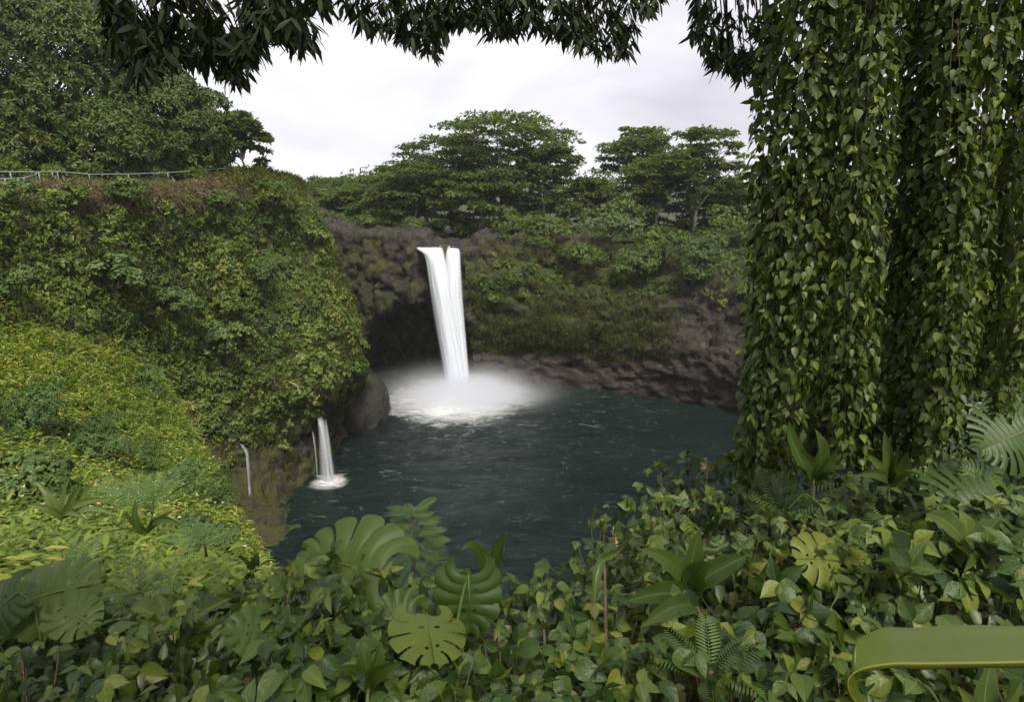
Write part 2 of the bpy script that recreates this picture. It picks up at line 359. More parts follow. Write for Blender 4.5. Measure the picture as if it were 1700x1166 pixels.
def water_mat():
    m, t, o = mat_new('pool_water'); g = N(t, 'ShaderNodeNewGeometry'); pv = g.outputs['Position']
    mpn = N(t, 'ShaderNodeMapping'); mpn.inputs['Scale'].default_value = (0.55, 1.0, 1); t.links.new(pv, mpn.inputs[0]); v = mpn.outputs[0]
    n1 = noise(t, 0.5, 5, 0.6, v, 0.8); n2 = noise(t, 1.9, 5, 0.65, v, 0.6)
    hgt = math_(t, 'ADD', n1, math_(t, 'MULTIPLY', n2, 0.5))
    deep = ramp(t, [(0.35, (0.003, 0.010, 0.009)), (0.7, (0.006, 0.018, 0.015))]); t.links.new(noise(t, 0.06, 3, 0.5, pv), deep.inputs[0])
    # foam: round where the fall lands, flecks on the wave crests further out
    sub = N(t, 'ShaderNodeVectorMath', operation='SUBTRACT'); sub.inputs[1].default_value = (-9.0, 93.0, 0); t.links.new(pv, sub.inputs[0])
    sc = N(t, 'ShaderNodeMapping'); sc.inputs['Scale'].default_value = (0.80, 0.80, 0); t.links.new(sub.outputs[0], sc.inputs[0])
    ln = N(t, 'ShaderNodeVectorMath', operation='LENGTH'); t.links.new(sc.outputs[0], ln.inputs[0]); rad = ln.outputs['Value']
    streak = noise(t, 0.55, 6, 0.7, v, 1.2)
    fr = math_(t, 'ADD', rad, math_(t, 'MULTIPLY', math_(t, 'SUBTRACT', streak, 0.5), 11.0))
    core = ramp(t, [(0.30, (1, 1, 1)), (0.62, (0, 0, 0))]); t.links.new(math_(t, 'MULTIPLY', fr, 1/16.0), core.inputs[0])
    fl = noise(t, 0.7, 4, 0.62, v, 1.8)
    thr = math_(t, 'ADD', 0.55, math_(t, 'MULTIPLY', rad, 0.0022))
    fleck = math_(t, 'MULTIPLY', math_(t, 'SUBTRACT', fl, thr), 1.5, True)
    s2 = N(t, 'ShaderNodeVectorMath', operation='DISTANCE'); s2.inputs[1].default_value = (*onz(545, 800, 0)[:2], 0); t.links.new(pv, s2.inputs[0])
    foot = math_(t, 'MULTIPLY', math_(t, 'SUBTRACT', 2.3, math_(t, 'ADD', s2.outputs['Value'], math_(t, 'MULTIPLY', math_(t, 'SUBTRACT', streak, 0.5), 4.0))), 0.6, True)
    core_ = math_(t, 'MAXIMUM', core.outputs[0], foot)
    fo = math_(t, 'MAXIMUM', core_, math_(t, 'MULTIPLY', fleck, 0.8), True)
    c = mixc(t, fo, deep.outputs[0], (0.74, 0.76, 0.78))
    b = bsdf(t, c, math_(t, 'ADD', 0.13, math_(t, 'MULTIPLY', fo, 0.5)), 0.3); b.inputs['IOR'].default_value = 1.33
    bp = N(t, 'ShaderNodeBump', i_Strength=1.0, i_Distance=1.5); t.links.new(hgt, bp.inputs['Height']); t.links.new(bp.outputs[0], b.inputs['Normal'])
    t.links.new(b.outputs[0], o.inputs[0]); return m
M['water'] = water_mat()
def fall_mat(name, dens=1.0, edge=0.16, sx=7.0, col=(0.86, 0.86, 0.90), gain=1.2, lift=0.25):
    """falling water: white, streaked down its length, thinning at the rims; u across, w along"""
    m, t, o = mat_new(name)
    au = N(t, 'ShaderNodeAttribute', attribute_name='u'); aw = N(t, 'ShaderNodeAttribute', attribute_name='w'); al = N(t, 'ShaderNodeAttribute', attribute_name='layer')
    cx = N(t, 'ShaderNodeCombineXYZ'); t.links.new(math_(t, 'MULTIPLY', au.outputs['Fac'], sx), cx.inputs[0]); t.links.new(math_(t, 'MULTIPLY', aw.outputs['Fac'], 0.7), cx.inputs[1]); t.links.new(math_(t, 'MULTIPLY', al.outputs['Fac'], 7.3), cx.inputs[2])
    st = noise(t, 1.3, 2.5, 0.45, cx.outputs[0], 0.1)
    e = math_(t, 'SUBTRACT', 1.0, math_(t, 'ABSOLUTE', math_(t, 'SUBTRACT', math_(t, 'MULTIPLY', au.outputs['Fac'], 2.0), 1.0)))   # 0 rim .. 1 middle
    er = math_(t, 'DIVIDE', math_(t, 'ADD', e, math_(t, 'MULTIPLY', math_(t, 'SUBTRACT', st, 0.55), 0.35)), edge*2, True)
    body = math_(t, 'MULTIPLY', math_(t, 'ADD', math_(t, 'MULTIPLY', st, gain), lift), dens, True)
    a = math_(t, 'MULTIPLY', er, body, True)
    shade = mixc(t, math_(t, 'MULTIPLY', math_(t, 'SUBTRACT', st, 0.3), 2.0, True), tuple(x*0.90 for x in col), col)
    b = bsdf(t, shade, 0.7, 0.2); tr = N(t, 'ShaderNodeBsdfTranslucent'); t.links.new(shade, tr.inputs[0])
    mx = N(t, 'ShaderNodeMixShader', i_Fac=0.35); t.links.new(b.outputs[0], mx.inputs[1]); t.links.new(tr.outputs[0], mx.inputs[2])
    tp = N(t, 'ShaderNodeBsdfTransparent'); m2 = N(t, 'ShaderNodeMixShader'); t.links.new(a, m2.inputs[0]); t.links.new(tp.outputs[0], m2.inputs[1]); t.links.new(mx.outputs[0], m2.inputs[2])
    t.links.new(m2.outputs[0], o.inputs[0]); return m
M['fall'] = fall_mat('falling_water', 1.15, 0.2, 6.0, (0.83, 0.87, 0.94))
M['trickle'] = fall_mat('thin_falling_water', 0.6, 0.42, 9.0, (0.66, 0.68, 0.74), 2.6, -0.75)

# ------------------------------------------------------------------ the gorge: pool, cliffs, banks
rng = np.random.default_rng(7)
def grid_xy(x0, x1, y0, y1, step):
    xs = np.arange(x0, x1+1e-6, step); ys = np.arange(y0, y1+1e-6, step)
    X, Y = np.meshgrid(xs, ys); return X, Y
X, Y = grid_xy(-46, 70, 20, 126, 0.7)
dist = np.hypot(X+9, Y-93)
P = np.stack([X, Y, 0*X], -1)
wav = fbm(P*np.array([0.6, 1, 1]), 0.55, 4, 3)*0.16*(1 + 1.6*np.exp(-(dist/16)**2)) + 0.9*np.exp(-(dist/4.0)**2)
P[..., 2] = wav
tag(link('pool_water', Surf(P).mesh('pool_water', M['water'])), kind='structure')

def cliff_rough(s, a1, a2, sc1=0.16, sc2=0.7, seed=0, layered=1.6):
    Q = s.P*np.array([1, 1, layered])
    r = 1-np.abs(fbm(Q, sc1, 4, seed))*2
    return s.displace(a1*(r-0.6) + a2*fbm(Q, sc2, 4, seed+5))

# left cliff (rim, face, undercut foot), from left of the frame round the corner to the back wall
def st(*pts, base=None, ledge=None):
    L = [at(*p) for p in pts]
    if base is not None:
        e = atz(base[0], base[1], -3.0); L.append(0.5*(L[-1]+e) if ledge is None else at(*ledge)); L.append(e)
    return L
B = [st((-420, 296, 40), (-420, 322, 30), (-420, 420, 28), (-420, 520, 27), (-420, 640, 26), (-420, 760, 25), base=(-420, 25)),
     st((0, 303, 60), (0, 322, 46), (0, 420, 43), (0, 520, 41), (0, 640, 39.5), (0, 760, 38), base=(0, 37)),
     st((150, 300, 68), (150, 318, 52), (150, 420, 50), (150, 520, 48), (150, 640, 47), (150, 760, 45.5), base=(150, 44)),
     st((300, 299, 76), (300, 316, 60), (300, 420, 58), (300, 520, 57), (300, 640, 56), (305, 760, 55), ledge=(440, 872, 53), base=(548, 51.5)),
     st((400, 293, 84), (400, 303, 67), (405, 420, 65), (408, 520, 63), (412, 640, 61), (415, 765, 59.5), ledge=(446, 838, 57), base=(535, 55.5)),
     st((450, 295, 92), (455, 305, 72), (470, 420, 69.5), (482, 520, 67), (492, 640, 64), (480, 745, 64.5), ledge=(485, 790, 63), base=(530, 60.5)),
     st((480, 302, 99), (497, 318, 77), (530, 420, 74), (556, 520, 71), (562, 640, 68), (528, 705, 70), base=(532, 66.5)),
     st((492, 310, 104), (506, 322, 84), (545, 420, 80), (586, 540, 77), (600, 612, 76), (575, 690, 80), base=(575, 78)),
     st((496, 315, 108), (510, 330, 92), (546, 430, 90), (580, 540, 88), (592, 620, 87), (590, 690, 90), base=(600, 89)),
     st((498, 330, 114), (512, 350, 103), (546, 440, 102), (575, 540, 102), (590, 620, 102), (592, 660, 103), base=(600, 103))]
LC = Surf(loft(B, 230, 130))
if LC.Nn[60, 100] @ np.array([0.5, -1, 0.2]) < 0: LC.flip()
LC = cliff_rough(LC, 1.1, 0.45, 0.12, 0.55, 1)
LC = LC.displace((0.6*(1-2*np.abs(fbm(LC.P, 0.6, 4, 19))) - 0.25)*sstep(14, 6, LC.P[..., 2]))
z = LC.P[..., 2]
lrow = np.linspace(0, 1, 130)[:, None]*np.ones((1, 230))
moss_attr = np.clip(0.5 + 0.25*sstep(4, 20, z), 0, 1)
cliff_left = tag(link('left_cliff', LC.mesh('left_cliff', M['basalt'], [('moss', 'POINT', moss_attr.ravel())])), kind='structure')

# left hillside in front of it
A = []
cols = [(-420, [(575, 27), (650, 23), (740, 18), (830, 12.5), (930, 8), (1040, 5.2), (1220, 3.6)]),
        (-150, [(560, 35), (640, 29.5), (740, 22), (830, 15), (930, 9), (1040, 5.5), (1220, 3.8)]),
        (0, [(545, 41), (625, 34.5), (720, 27), (820, 18), (925, 10), (1040, 6), (1220, 4)]),
        (150, [(560, 48), (630, 41), (720, 32), (820, 22), (925, 12), (1040, 6.4), (1220, 4)]),
        (240, [(600, 55), (655, 46), (720, 37), (820, 25), (925, 14), (1040, 6.8), (1220, 4.2)]),
        (300, [(690, 49), (715, 43), (765, 36), (840, 26.5), (930, 15), (1040, 7.2), (1220, 4.4)]),
        (355, [(790, 38), (812, 35), (845, 30.5), (885, 25), (940, 16), (1040, 7.6), (1220, 4.6)]),
        (382, [(850, 33), (862, 31), (880, 28.5), (905, 24.5), (950, 16), (1040, 8), (1220, 4.8)])]
for px, rows in cols: A.append([at(px, y, d) for y, d in rows])
last = np.array(A[-1]); dd = np.array([[1.2, 1.2, -5]]*4 + [[1.0, 1.6, -3.5], [0.8, 1.8, -2.5], [0.8, 1.2, -1.0]])
A.append(list(last + dd)); A.append(list(last + dd*2.4 + np.array([1, 2.5, -5]))); A.append(list(last + dd*4 + np.array([2, 6, -12])))
HS = Surf(loft(A, 160, 130))
if HS.Nn[60, 60] @ np.array([0.6, -0.5, 0.6]) < 0: HS.flip()
HS = HS.displace(0.5*fbm(HS.P, 0.25, 4, 21)*sstep(5, 14, HS.P[..., 1]))
tag(link('left_hillside', HS.mesh('left_hillside', M['bank'])), kind='structure')

# back wall with the cave behind the fall and the rock shelf above
xs = np.arange(-46, 17, 0.32); vs = np.linspace(0, 1, 150)
Xg, Vg = np.meshgrid(xs, vs)
notch = np.exp(-((Xg+10.8)/3.6)**4)
lip = 25.3 - 1.5*notch + 0.6*fbm(np.stack([Xg*0.25, 0*Xg, 0*Xg], -1), 1, 3, 9) - 1.2*sstep(0, 14, Xg) + 1.5*sstep(-26, -34, Xg)
zf = np.where(Vg < 0.72, -1.5 + (lip+1.5)*(Vg/0.72), lip + 0.4*sstep(0.72, 1, Vg)*0 + 0.5*notch*0)
yb = 100.5 + 0.012*(Xg+10)**2*sstep(-10, -40, Xg) - 0.8*np.exp(-((Xg+22)/5)**2)
y = yb + np.where(Vg < 0.72, 0, (Vg-0.72)/0.28*20)
y = y + np.where(Vg < 0.72, 1.6*(zf/25)**3, 1.6)
arch = np.abs((Xg+15.5)/11.8)**2.6 + np.abs(np.maximum(zf, 0)/(14.3 + 0.8*fbm(np.stack([Xg*0.4, 0*Xg, 0*Xg], -1), 1, 3, 4)))**2.3
cave = np.where(Vg < 0.72, sstep(1.06, 0.80, arch), 0)
y = y + cave*14*(1-0.3*zf/14)
under = sstep(11, 5, zf)*sstep(-6, -2, Xg)*(Vg < 0.72)
y = y + under*2.5
BW = Surf(np.stack([Xg, y, zf], -1))
if BW.Nn[60, 20] @ np.array([0, -1, 0.0]) < 0: BW.flip()
topm = sstep(0.70, 0.74, Vg)
BW = cliff_rough(BW, 1.5, 0.55, 0.26, 0.9, 33, 0.8)
BW = BW.displace(0.5*(1-2*np.abs(fbm(BW.P*np.array([1, 1, 0.55]), 0.6, 5, 83, 0.6))) - 0.22)
BW.P[..., 2] += topm*(1.3*(0.5-np.abs(fbm(BW.P, 0.35, 4, 77))) + 0.3*fbm(BW.P, 1.6, 3, 78))*(1-0.75*notch)
mossb = np.clip(0.42 + 0.22*sstep(-8, 4, BW.P[..., 0]) - 0.45*cave - 0.25*topm + 0.12*np.exp(-((BW.P[..., 0]+24)/4)**2), 0, 1)
tag(link('back_cliff', BW.mesh('back_cliff', M['basalt'], [('moss', 'POINT', mossb.ravel())])), kind='structure')

# right wall
R = [st((770, 395, 116), (770, 408, 106), (770, 425, 102), (775, 470, 100.5), (780, 540, 101.5), (785, 590, 102), base=(790, 102)),
     st((850, 385, 118), (850, 400, 108), (850, 420, 103), (860, 470, 99.5), (860, 540, 99.5), (862, 590, 101), base=(865, 101.5)),
     st((950, 380, 120), (945, 400, 110), (942, 430, 104), (940, 480, 99), (940, 540, 98), (942, 590, 99.5), base=(945, 99)),
     st((1050, 378, 120), (1045, 400, 110), (1040, 435, 103), (1045, 490, 97), (1050, 545, 95.5), (1052, 595, 96), base=(1055, 96)),
     st((1150, 375, 118), (1145, 400, 107), (1142, 440, 100), (1145, 485, 94.5), (1148, 545, 92.5), (1150, 598, 90), base=(1155, 91)),
     st((1240, 370, 114), (1235, 400, 102), (1232, 440, 95), (1234, 485, 90), (1236, 550, 88), (1236, 606, 84.5), base=(1238, 85.5)),
     st((1380, 365, 105), (1370, 400, 92), (1365, 440, 85), (1365, 490, 81), (1368, 560, 79), (1370, 625, 75), base=(1372, 76)),
     st((1580, 360, 90), (1570, 400, 76), (1565, 440, 69), (1565, 490, 65), (1568, 560, 63), (1570, 650, 59), base=(1572, 59)),
     st((1900, 350, 66), (1890, 400, 52), (1885, 440, 46), (1885, 490, 42), (1885, 570, 40), (1885, 680, 37), base=(1885, 36))]
RW = Surf(loft(R, 230, 120))
if RW.Nn[60, 60] @ np.array([-0.3, -1, 0.0]) < 0: RW.flip()
RW = cliff_rough(RW, 1.1, 0.5, 0.2, 0.9, 51, 1.5)
RW = RW.displace(0.5*(1-2*np.abs(fbm(RW.P*np.array([0.7, 0.7, 1.3]), 0.6, 5, 87, 0.62))) - 0.22)
xr, zr = RW.P[..., 0], RW.P[..., 2]
mr_ = 0.44 + 0.30*sstep(7, 14, zr)*sstep(27, 18, xr) - 0.22*sstep(20, 27, xr) - 0.22*sstep(7, 4, zr) + 0.3*sstep(16, 20, zr)
tag(link('right_cliff', RW.mesh('right_cliff', M['right'], [('moss', 'POINT', np.clip(mr_, 0, 1).ravel())])), kind='structure')

# plateaus and far country
X, Y = grid_xy(-900, 900, 108, 1700, 16)
Zg = 24.6 + 0.012*np.maximum(Y-130, 0) + 1.5*fbm(np.stack([X, Y, 0*X], -1), 0.02, 3, 2) + 8*sstep(-30, -46, X)
tag(link('ground', Surf(np.stack([X, Y, Zg], -1)).mesh('ground', M['ground'])), kind='structure')
rimc = np.array([b[0] for b in loft(B, 60, 13)[:1].swapaxes(0, 1)])      # back edge of the left rim
Pl = []
for q in rimc: Pl.append([q + np.array([0, 0, -0.15]), q + np.array([-2, 6, 0.25]), q + np.array([-8, 26, 1.0]), q + np.array([-30, 80, 0.5]), q + np.array([-140, 260, -4])])
PL = Surf(loft(Pl, 60, 50))
if PL.Nn[20, 20][2] < 0: PL.flip()
tag(link('plateau_lawn', PL.mesh('plateau_lawn', M['lawn'])), kind='structure')

# near bank under the camera
X, Y = grid_xy(-14, 16, -7, 22, 0.25)
ye = 4.2 + 4.2*sstep(0.3, 2.6, X)
Zb = 30.65 - 0.36*np.maximum(Y, -2) - 1.3*np.maximum(0, Y-ye) - 0.45*np.maximum(0, -X-1.6)*sstep(1, 4, Y) + 0.12*fbm(np.stack([X, Y, 0*X], -1), 0.8, 4, 8)
NB = Surf(np.stack([X, Y, Zb], -1))
if NB.Nn[20, 20][2] < 0: NB.flip()
tag(link('near_bank', NB.mesh('near_bank', M['soil'])), kind='structure')
def near_z(x, y):
    y_e = 4.2 + 4.2*float(sstep(0.3, 2.6, np.array(x)))
    return 30.65 - 0.36*max(y, -2) - 1.3*max(0, y-y_e) - 0.45*max(0, -x-1.6)*float(sstep(1, 4, np.array(y)))

def project(P):
    d = P - np.array([0, 0, H]); f = d[..., 1]*cp - d[..., 2]*sp_; u = d[..., 1]*sp_ + d[..., 2]*cp
    f = np.where(f > 0.1, f, np.nan)
    return 850 + F*d[..., 0]/f, 583 - F*u/f
def on_surf(s, px, py):
    a, b = project(s.P); q = np.nanargmin((a-px)**2 + (b-py)**2 - 0*a); i, j = np.unravel_index(q, a.shape); return s.P[i, j], s.Nn[i, j]

# ------------------------------------------------------------------ falling water
def ribbon_stream(rows, Ds, layers, bulge, rng, nu=24, nv=56):
    """rows: (py, left px, right px); a bundle of convex water sheets a few tens of centimetres apart"""
    rows = crom(np.array(rows, float), nv); Dv = crom(np.array(Ds, float), nv)
    Vs, Ts, U, Wv, La, off = [], [], [], [], [], 0
    u = np.linspace(0, 1, nu)
    for l, (dy, ws, sh) in enumerate(layers):
        P = np.zeros((nv, nu, 3))
        for i in range(nv):
            py, a, b = rows[i]; c = (a+b)/2 + sh*(b-a)*(i/nv); hw = (b-a)/2*ws
            p0, p1 = at(c-hw, py, Dv[i]), at(c+hw, py, Dv[i])
            P[i] = p0 + (p1-p0)*u[:, None]; P[i, :, 1] += dy - bulge*(1-(2*u-1)**2) 
        wob = fbm(np.stack([np.tile(u*5, (nv, 1)), np.linspace(0, 3, nv)[:, None]*np.ones((1, nu)), np.full((nv, nu), l*3.1)], -1), 1, 3, 4)
        P[..., 1] += wob*0.3*bulge
        Vs.append(P.reshape(-1, 3)); Ts.append(grid_faces(nv, nu)+off); off += nv*nu
        U.append(np.tile(u, nv)); Wv.append(np.repeat(np.linspace(0, 1, nv)*3, nu)); La.append(np.full(nv*nu, l, float))
    return np.concatenate(Vs), np.concatenate(Ts), np.concatenate(U), np.concatenate(Wv), np.concatenate(La)
def stream(name, parent, mat, rows, Ds, layers, bulge):
    V, T, U, Wv, La = ribbon_stream(rows, Ds, layers, bulge, rng)
    V = V - np.array(parent.location)[None]
    me = new_mesh(name, V, T, mat, True, [('u', 'POINT', U), ('w', 'POINT', Wv), ('layer', 'POINT', La)])
    return link(name, me, parent)
wf = thing('waterfall', onz(758, 655, 0), 'tall white twin-stream waterfall plunging from the dark rock lip into the pool', 'waterfall')
LY = [(0.7, 0.92, 0), (0.35, 0.97, 0.01), (0.0, 0.93, -0.01), (-0.25, 1.0, 0.0), (-0.45, 0.86, 0.015)]
stream('left_stream', wf, M['fall'], [(408, 688, 736), (413, 690, 737), (424, 703, 739), (445, 708, 744), (480, 713, 752), (540, 722, 762), (600, 732, 771), (665, 741, 779)],
       [104, 101.2, 99.6, 98.8, 98.1, 97.4, 96.8, 96.3], LY, 0.9)
stream('right_stream', wf, M['fall'], [(409, 742, 764), (414, 741, 764), (425, 739, 765), (445, 737, 766), (480, 734, 768), (540, 738, 773), (600, 745, 778), (665, 752, 783)],
       [104, 101.4, 100, 99.3, 98.6, 97.9, 97.2, 96.7], LY, 0.7)
sf = thing('small_waterfall', onz(543, 800, 0), 'narrow grey-white waterfall spilling from the undercut foot of the left cliff', 'waterfall')
stream('main_sheet', sf, M['trickle'], [(672, 519, 523), (680, 523, 528), (690, 525, 534), (712, 527, 542), (750, 528, 551), (803, 528, 561)], [69.5, 68.5, 67.2, 66, 65, 64.4], [(0.3, 0.9, 0), (0.15, 1, 0.03), (0, 0.95, 0.0), (-0.15, 0.8, 0.05)], 0.4)
stream('side_thread', sf, M['trickle'], [(678, 537, 539), (690, 538, 541), (720, 541, 546), (760, 546, 551), (800, 549, 557)], [69.5, 68.4, 67, 65.6, 64.8], [(0.1, 1, 0), (0, 0.8, 0)], 0.2)
stream('far_thread', sf, M['trickle'], [(696, 514, 516), (705, 516, 518), (725, 519, 522), (755, 523, 526), (800, 526, 529)], [69, 68, 66.8, 65.6, 64.8], [(0.1, 1, 0), (0, 0.8, 0)], 0.2)
tf = thing('thin_waterfall', onz(424, 850, 0.5), 'thin white thread of water dropping beside the yellow-green bushes', 'waterfall')
stream('thread', tf, M['trickle'], [(733, 398, 401), (742, 403, 406), (750, 408, 411), (775, 410, 414), (810, 412, 417), (848, 414, 422)], [59.6, 58.8, 57.8, 57, 56.6, 56.2], [(0.2, 1, 0), (0.1, 0.9, 0), (0, 0.8, 0)], 0.3)
stream('run_off', tf, M['trickle'], [(842, 414, 440), (848, 415, 446), (853, 425, 450), (857, 436, 452)], [57.2, 56.4, 55.6, 55.0], [(0.1, 1, 0), (0.05, 0.9, 0)], 0.2)

def mist_mat():
    m, t, o = mat_new('spray'); tcn = N(t, 'ShaderNodeTexCoord')
    ln = N(t, 'ShaderNodeVectorMath', operation='LENGTH'); t.links.new(tcn.outputs['Object'], ln.inputs[0])
    nn = noise(t, 2.6, 4, 0.6, tcn.outputs['Object'])
    f = math_(t, 'SUBTRACT', 1.0, ln.outputs['Value'], True)
    f = math_(t, 'ADD', math_(t, 'MULTIPLY', math_(t, 'POWER', f, 5.0), 2.6), math_(t, 'MULTIPLY', math_(t, 'POWER', f, 2.0), 0.13))
    d = math_(t, 'MULTIPLY', f, math_(t, 'MULTIPLY', math_(t, 'SUBTRACT', nn, 0.22, True), 4.4))
    v = N(t, 'ShaderNodeVolumePrincipled'); v.inputs['Color'].default_value = (0.93, 0.95, 1.0, 1); v.inputs['Anisotropy'].default_value = 0.2
    t.links.new(d, v.inputs['Density']); t.links.new(v.outputs[0], o.inputs['Volume']); return m
import bmesh
bm = bmesh.new(); bmesh.ops.create_icosphere(bm, subdivisions=4, radius=1.0); me = bpy.data.meshes.new('spray_mist'); bm.to_mesh(me); bm.free()
me.materials.append(mist_mat()); mist = link('spray_mist', me); mist.location = (-7.6, 93.0, 0.2); mist.scale = (22, 13, 7.6); mist['kind'] = 'stuff'

# boulder at the foot of the left cliff
bm = bmesh.new(); bmesh.ops.create_icosphere(bm, subdivisions=5, radius=1.0)
V = np.array([v.co[:] for v in bm.verts]); V = V*(1 + 0.16*fbm(V, 1.3, 4, 5))[:, None]; V = V*np.array([5.4, 6.0, 6.2]); V += (norm(V)*(0.5*fbm(V, 0.6, 4, 9) + 0.9*(0.5-np.abs(fbm(V, 0.7, 4, 12))))[:, None])
for v, c in zip(bm.verts, V): v.co = c
me = bpy.data.meshes.new('boulder'); bm.to_mesh(me); bm.free(); me.materials.append(M['boulder'])
for p in me.polygons: p.use_smooth = True
bo = link('boulder', me); bo.location = atz(583, 84.5, 1.4); tag(bo, 'huge dark wet boulder rising from the pool at the left cliff foot', 'boulder')

# ------------------------------------------------------------------ left cliff cover
rng = np.random.default_rng(11)
def clumps(s, n, mask, rmin, rmax, shoots, k, Lmin, Lmax, ratio, rng, shape='diamond', lift=0.5, droop=0.25):
    p, nn = s.sample(n, rng, mask)
    r = rng.uniform(rmin, rmax, n)**1.0; Lc = rng.uniform(Lmin, Lmax, n)
    rc = np.clip(rng.normal(0.42, 0.2, n), 0, 1)
    o = norm(nn + UP*lift); i = np.repeat(np.arange(n), shoots)
    dd = norm(sphere_dirs(n*shoots, rng) + o[i]*1.0)
    pp = p[i] + dd*(r[i]*rng.uniform(0.5, 1.05, len(i)))[:, None]
    return rosettes(pp, norm(dd + o[i]*0.4), k, Lc[i], ratio, rng, np.clip(rc[i]+rng.normal(0, 0.08, len(i)), 0, 1), shape=shape, droop=droop)
zL = LC.P[..., 2]; pxL, pyL = project(LC.P); pxL = np.nan_to_num(pxL, nan=-9999); pyL = np.nan_to_num(pyL, nan=0)
vis = (pxL > -150) & (pxL < 620)
patch = sstep(-0.35, 0.15, fbm(LC.P, 0.16, 4, 61))
rimrow = lrow < 0.158
foot = sstep(4, 13, zL - 3*sstep(480, 560, pxL))
dens = vis*(~rimrow)*foot*(0.32 + 0.68*patch)*sstep(640, 520, pxL)
hid = np.where((pxL < 330) & (pyL > 760), 0.05, 1.0); dens = dens*hid
foliage('cliff_ground_cover', [
    clumps(LC, 2200, dens, 0.35, 1.0, 11, 5, 0.14, 0.38, 0.62, rng),
    clumps(LC, 1300, dens*(fbm(LC.P, 0.11, 3, 5) > 0), 0.3, 0.8, 10, 5, 0.11, 0.24, 0.5, rng)], M['cover'])
tag(bpy.data.objects['cliff_ground_cover'], 'mixed green creepers and low leafy plants covering the left cliff face', 'ground cover')
def blades(s, n, mask, Lmin, Lmax, w, rng, down=1.0, out=0.35, shape='diamond', tuft=6, spread=0.25, droop=0.4):
    p, nn = s.sample(max(1, n//tuft), rng, mask); i = np.repeat(np.arange(len(p)), tuft)
    pp = p[i] + rng.normal(0, spread*0.4, (len(i), 3)); d = nn[i]*out - UP*down + rng.normal(0, spread, (len(i), 3))
    L = rng.uniform(Lmin, Lmax, len(p))[i]*rng.uniform(0.6, 1.2, len(i)); r = np.clip(rng.random(len(p))[i] + rng.normal(0, .1, len(i)), 0, 1)
    return leaf_arrays(pp, d, nn[i] + UP*0.3, L, np.full(len(i), w), r, shape, 0.1, droop)
mossmask = 1.3*vis*(pxL > 370)*(zL > 0.25)*(zL < 8)*sstep(-0.15, 0.1, fbm(LC.P, 0.35, 3, 29)) + vis*(~rimrow)*sstep(430, 560, pxL)*sstep(5, 8, zL) + 0.35*vis*(~rimrow)*(1-patch)*sstep(3, 8, zL)
tag(foliage('hanging_moss', [blades(LC, 46000, mossmask, 0.2, 0.65, 0.09, rng, 1.0, 0.35)], M['moss']), 'olive moss and ferns hanging down the corner of the left cliff', 'moss')
grassmask = vis*(~rimrow)*foot*(fbm(LC.P, 0.2, 3, 91) > 0.05)*hid
tag(foliage('cliff_grass', [blades(LC, 30000, grassmask, 0.4, 0.95, 0.07, rng, -0.5, 0.8, tuft=9, spread=0.45, droop=0.5)], M['grass']), 'yellowish grass tufts sprouting between the creepers of the left cliff', 'grass')
rimmask = vis*(lrow > 0.125)*(lrow < 0.185)
tag(foliage('dry_rim_grass', [blades(LC, 15000, rimmask, 0.3, 0.8, 0.06, rng, 0.3, 0.7, tuft=8, spread=0.5, droop=0.4)], M['deadgrass']), 'dry brown grass along the rim of the left cliff', 'grass')
ridge = vis*(lrow > 0.02)*(lrow < 0.17)*sstep(120, 260, pxL)
tag(foliage('lawn_grass', [blades(LC, 14000, vis*(lrow < 0.135), 0.15, 0.35, 0.05, rng, -1.0, 0.2, tuft=5, spread=0.4, droop=0.3),
     blades(LC, 12000, ridge*sstep(330, 400, pxL), 0.4, 1.0, 0.07, rng, -0.8, 0.5, tuft=9, spread=0.4, droop=0.4)], M['grass']), 'short yellow-green grass on the plateau above the left cliff', 'grass')

# ------------------------------------------------------------------ left hillside: wild ginger and ferns
def shoots_alt(p, axis, k, Hs, L, ratio, rng, rnd, shape='diamond', bend=0.35):
    """upright stems with two ranks of long leaves"""
    M_ = len(p); axis = norm(axis); side = norm(np.cross(axis, rng.normal(0, 1, (M_, 3))))
    s = np.linspace(0.3, 1.0, k)[None, :, None]; lean = norm(np.cross(side, axis))
    q = p[:, None] + axis[:, None]*Hs[:, None, None]*s + lean[:, None]*Hs[:, None, None]*bend*s**2
    sg = np.where(np.arange(k) % 2 == 0, 1.0, -1.0)[None, :, None]
    d = side[:, None]*sg*0.95 + axis[:, None]*(0.25 + 0.5*(s > 0.95)) + lean[:, None]*0.5*s + rng.normal(0, 0.16, (M_, k, 3))
    n = axis[:, None] + lean[:, None]*0.3 + UP*0.4 + rng.normal(0, 0.2, (M_, k, 3))
    Ls = L[:, None]*rng.uniform(0.75, 1.2, (M_, k))
    r = np.clip(rnd[:, None] + rng.normal(0, 0.1, (M_, k)), 0, 1)
    return leaf_arrays(q.reshape(-1, 3), d.reshape(-1, 3), n.reshape(-1, 3), Ls.ravel(), (Ls*ratio).ravel(), r.ravel(), shape, 0.15, 0.3)
pxH, pyH = project(HS.P); pxH = np.nan_to_num(pxH, nan=-9999); pyH = np.nan_to_num(pyH, nan=9999)
visH = (pxH > -200)*(pyH < 1150)*(HS.P[..., 1] > 6.5)
nzH = fbm(HS.P, 0.14, 3, 71)
gm = visH*(0.1 + 0.9*sstep(-0.3, 0.1, nzH))*(0.4 + 14/np.maximum(HS.P[..., 1], 8))
p, nn = HS.sample(8200, rng, gm); Dp = p[:, 1]; ax = nn*0.35 + UP*0.9 + rng.normal(0, 0.22, p.shape)
rr = np.clip(rng.normal(0.5, 0.2, len(p)), 0, 1)
parts = []
near = Dp < 20
parts.append(shoots_alt(p[~near], ax[~near], 10, rng.uniform(0.5, 1.1, (~near).sum()), rng.uniform(0.26, 0.42, (~near).sum()), 0.28, rng, rr[~near]))
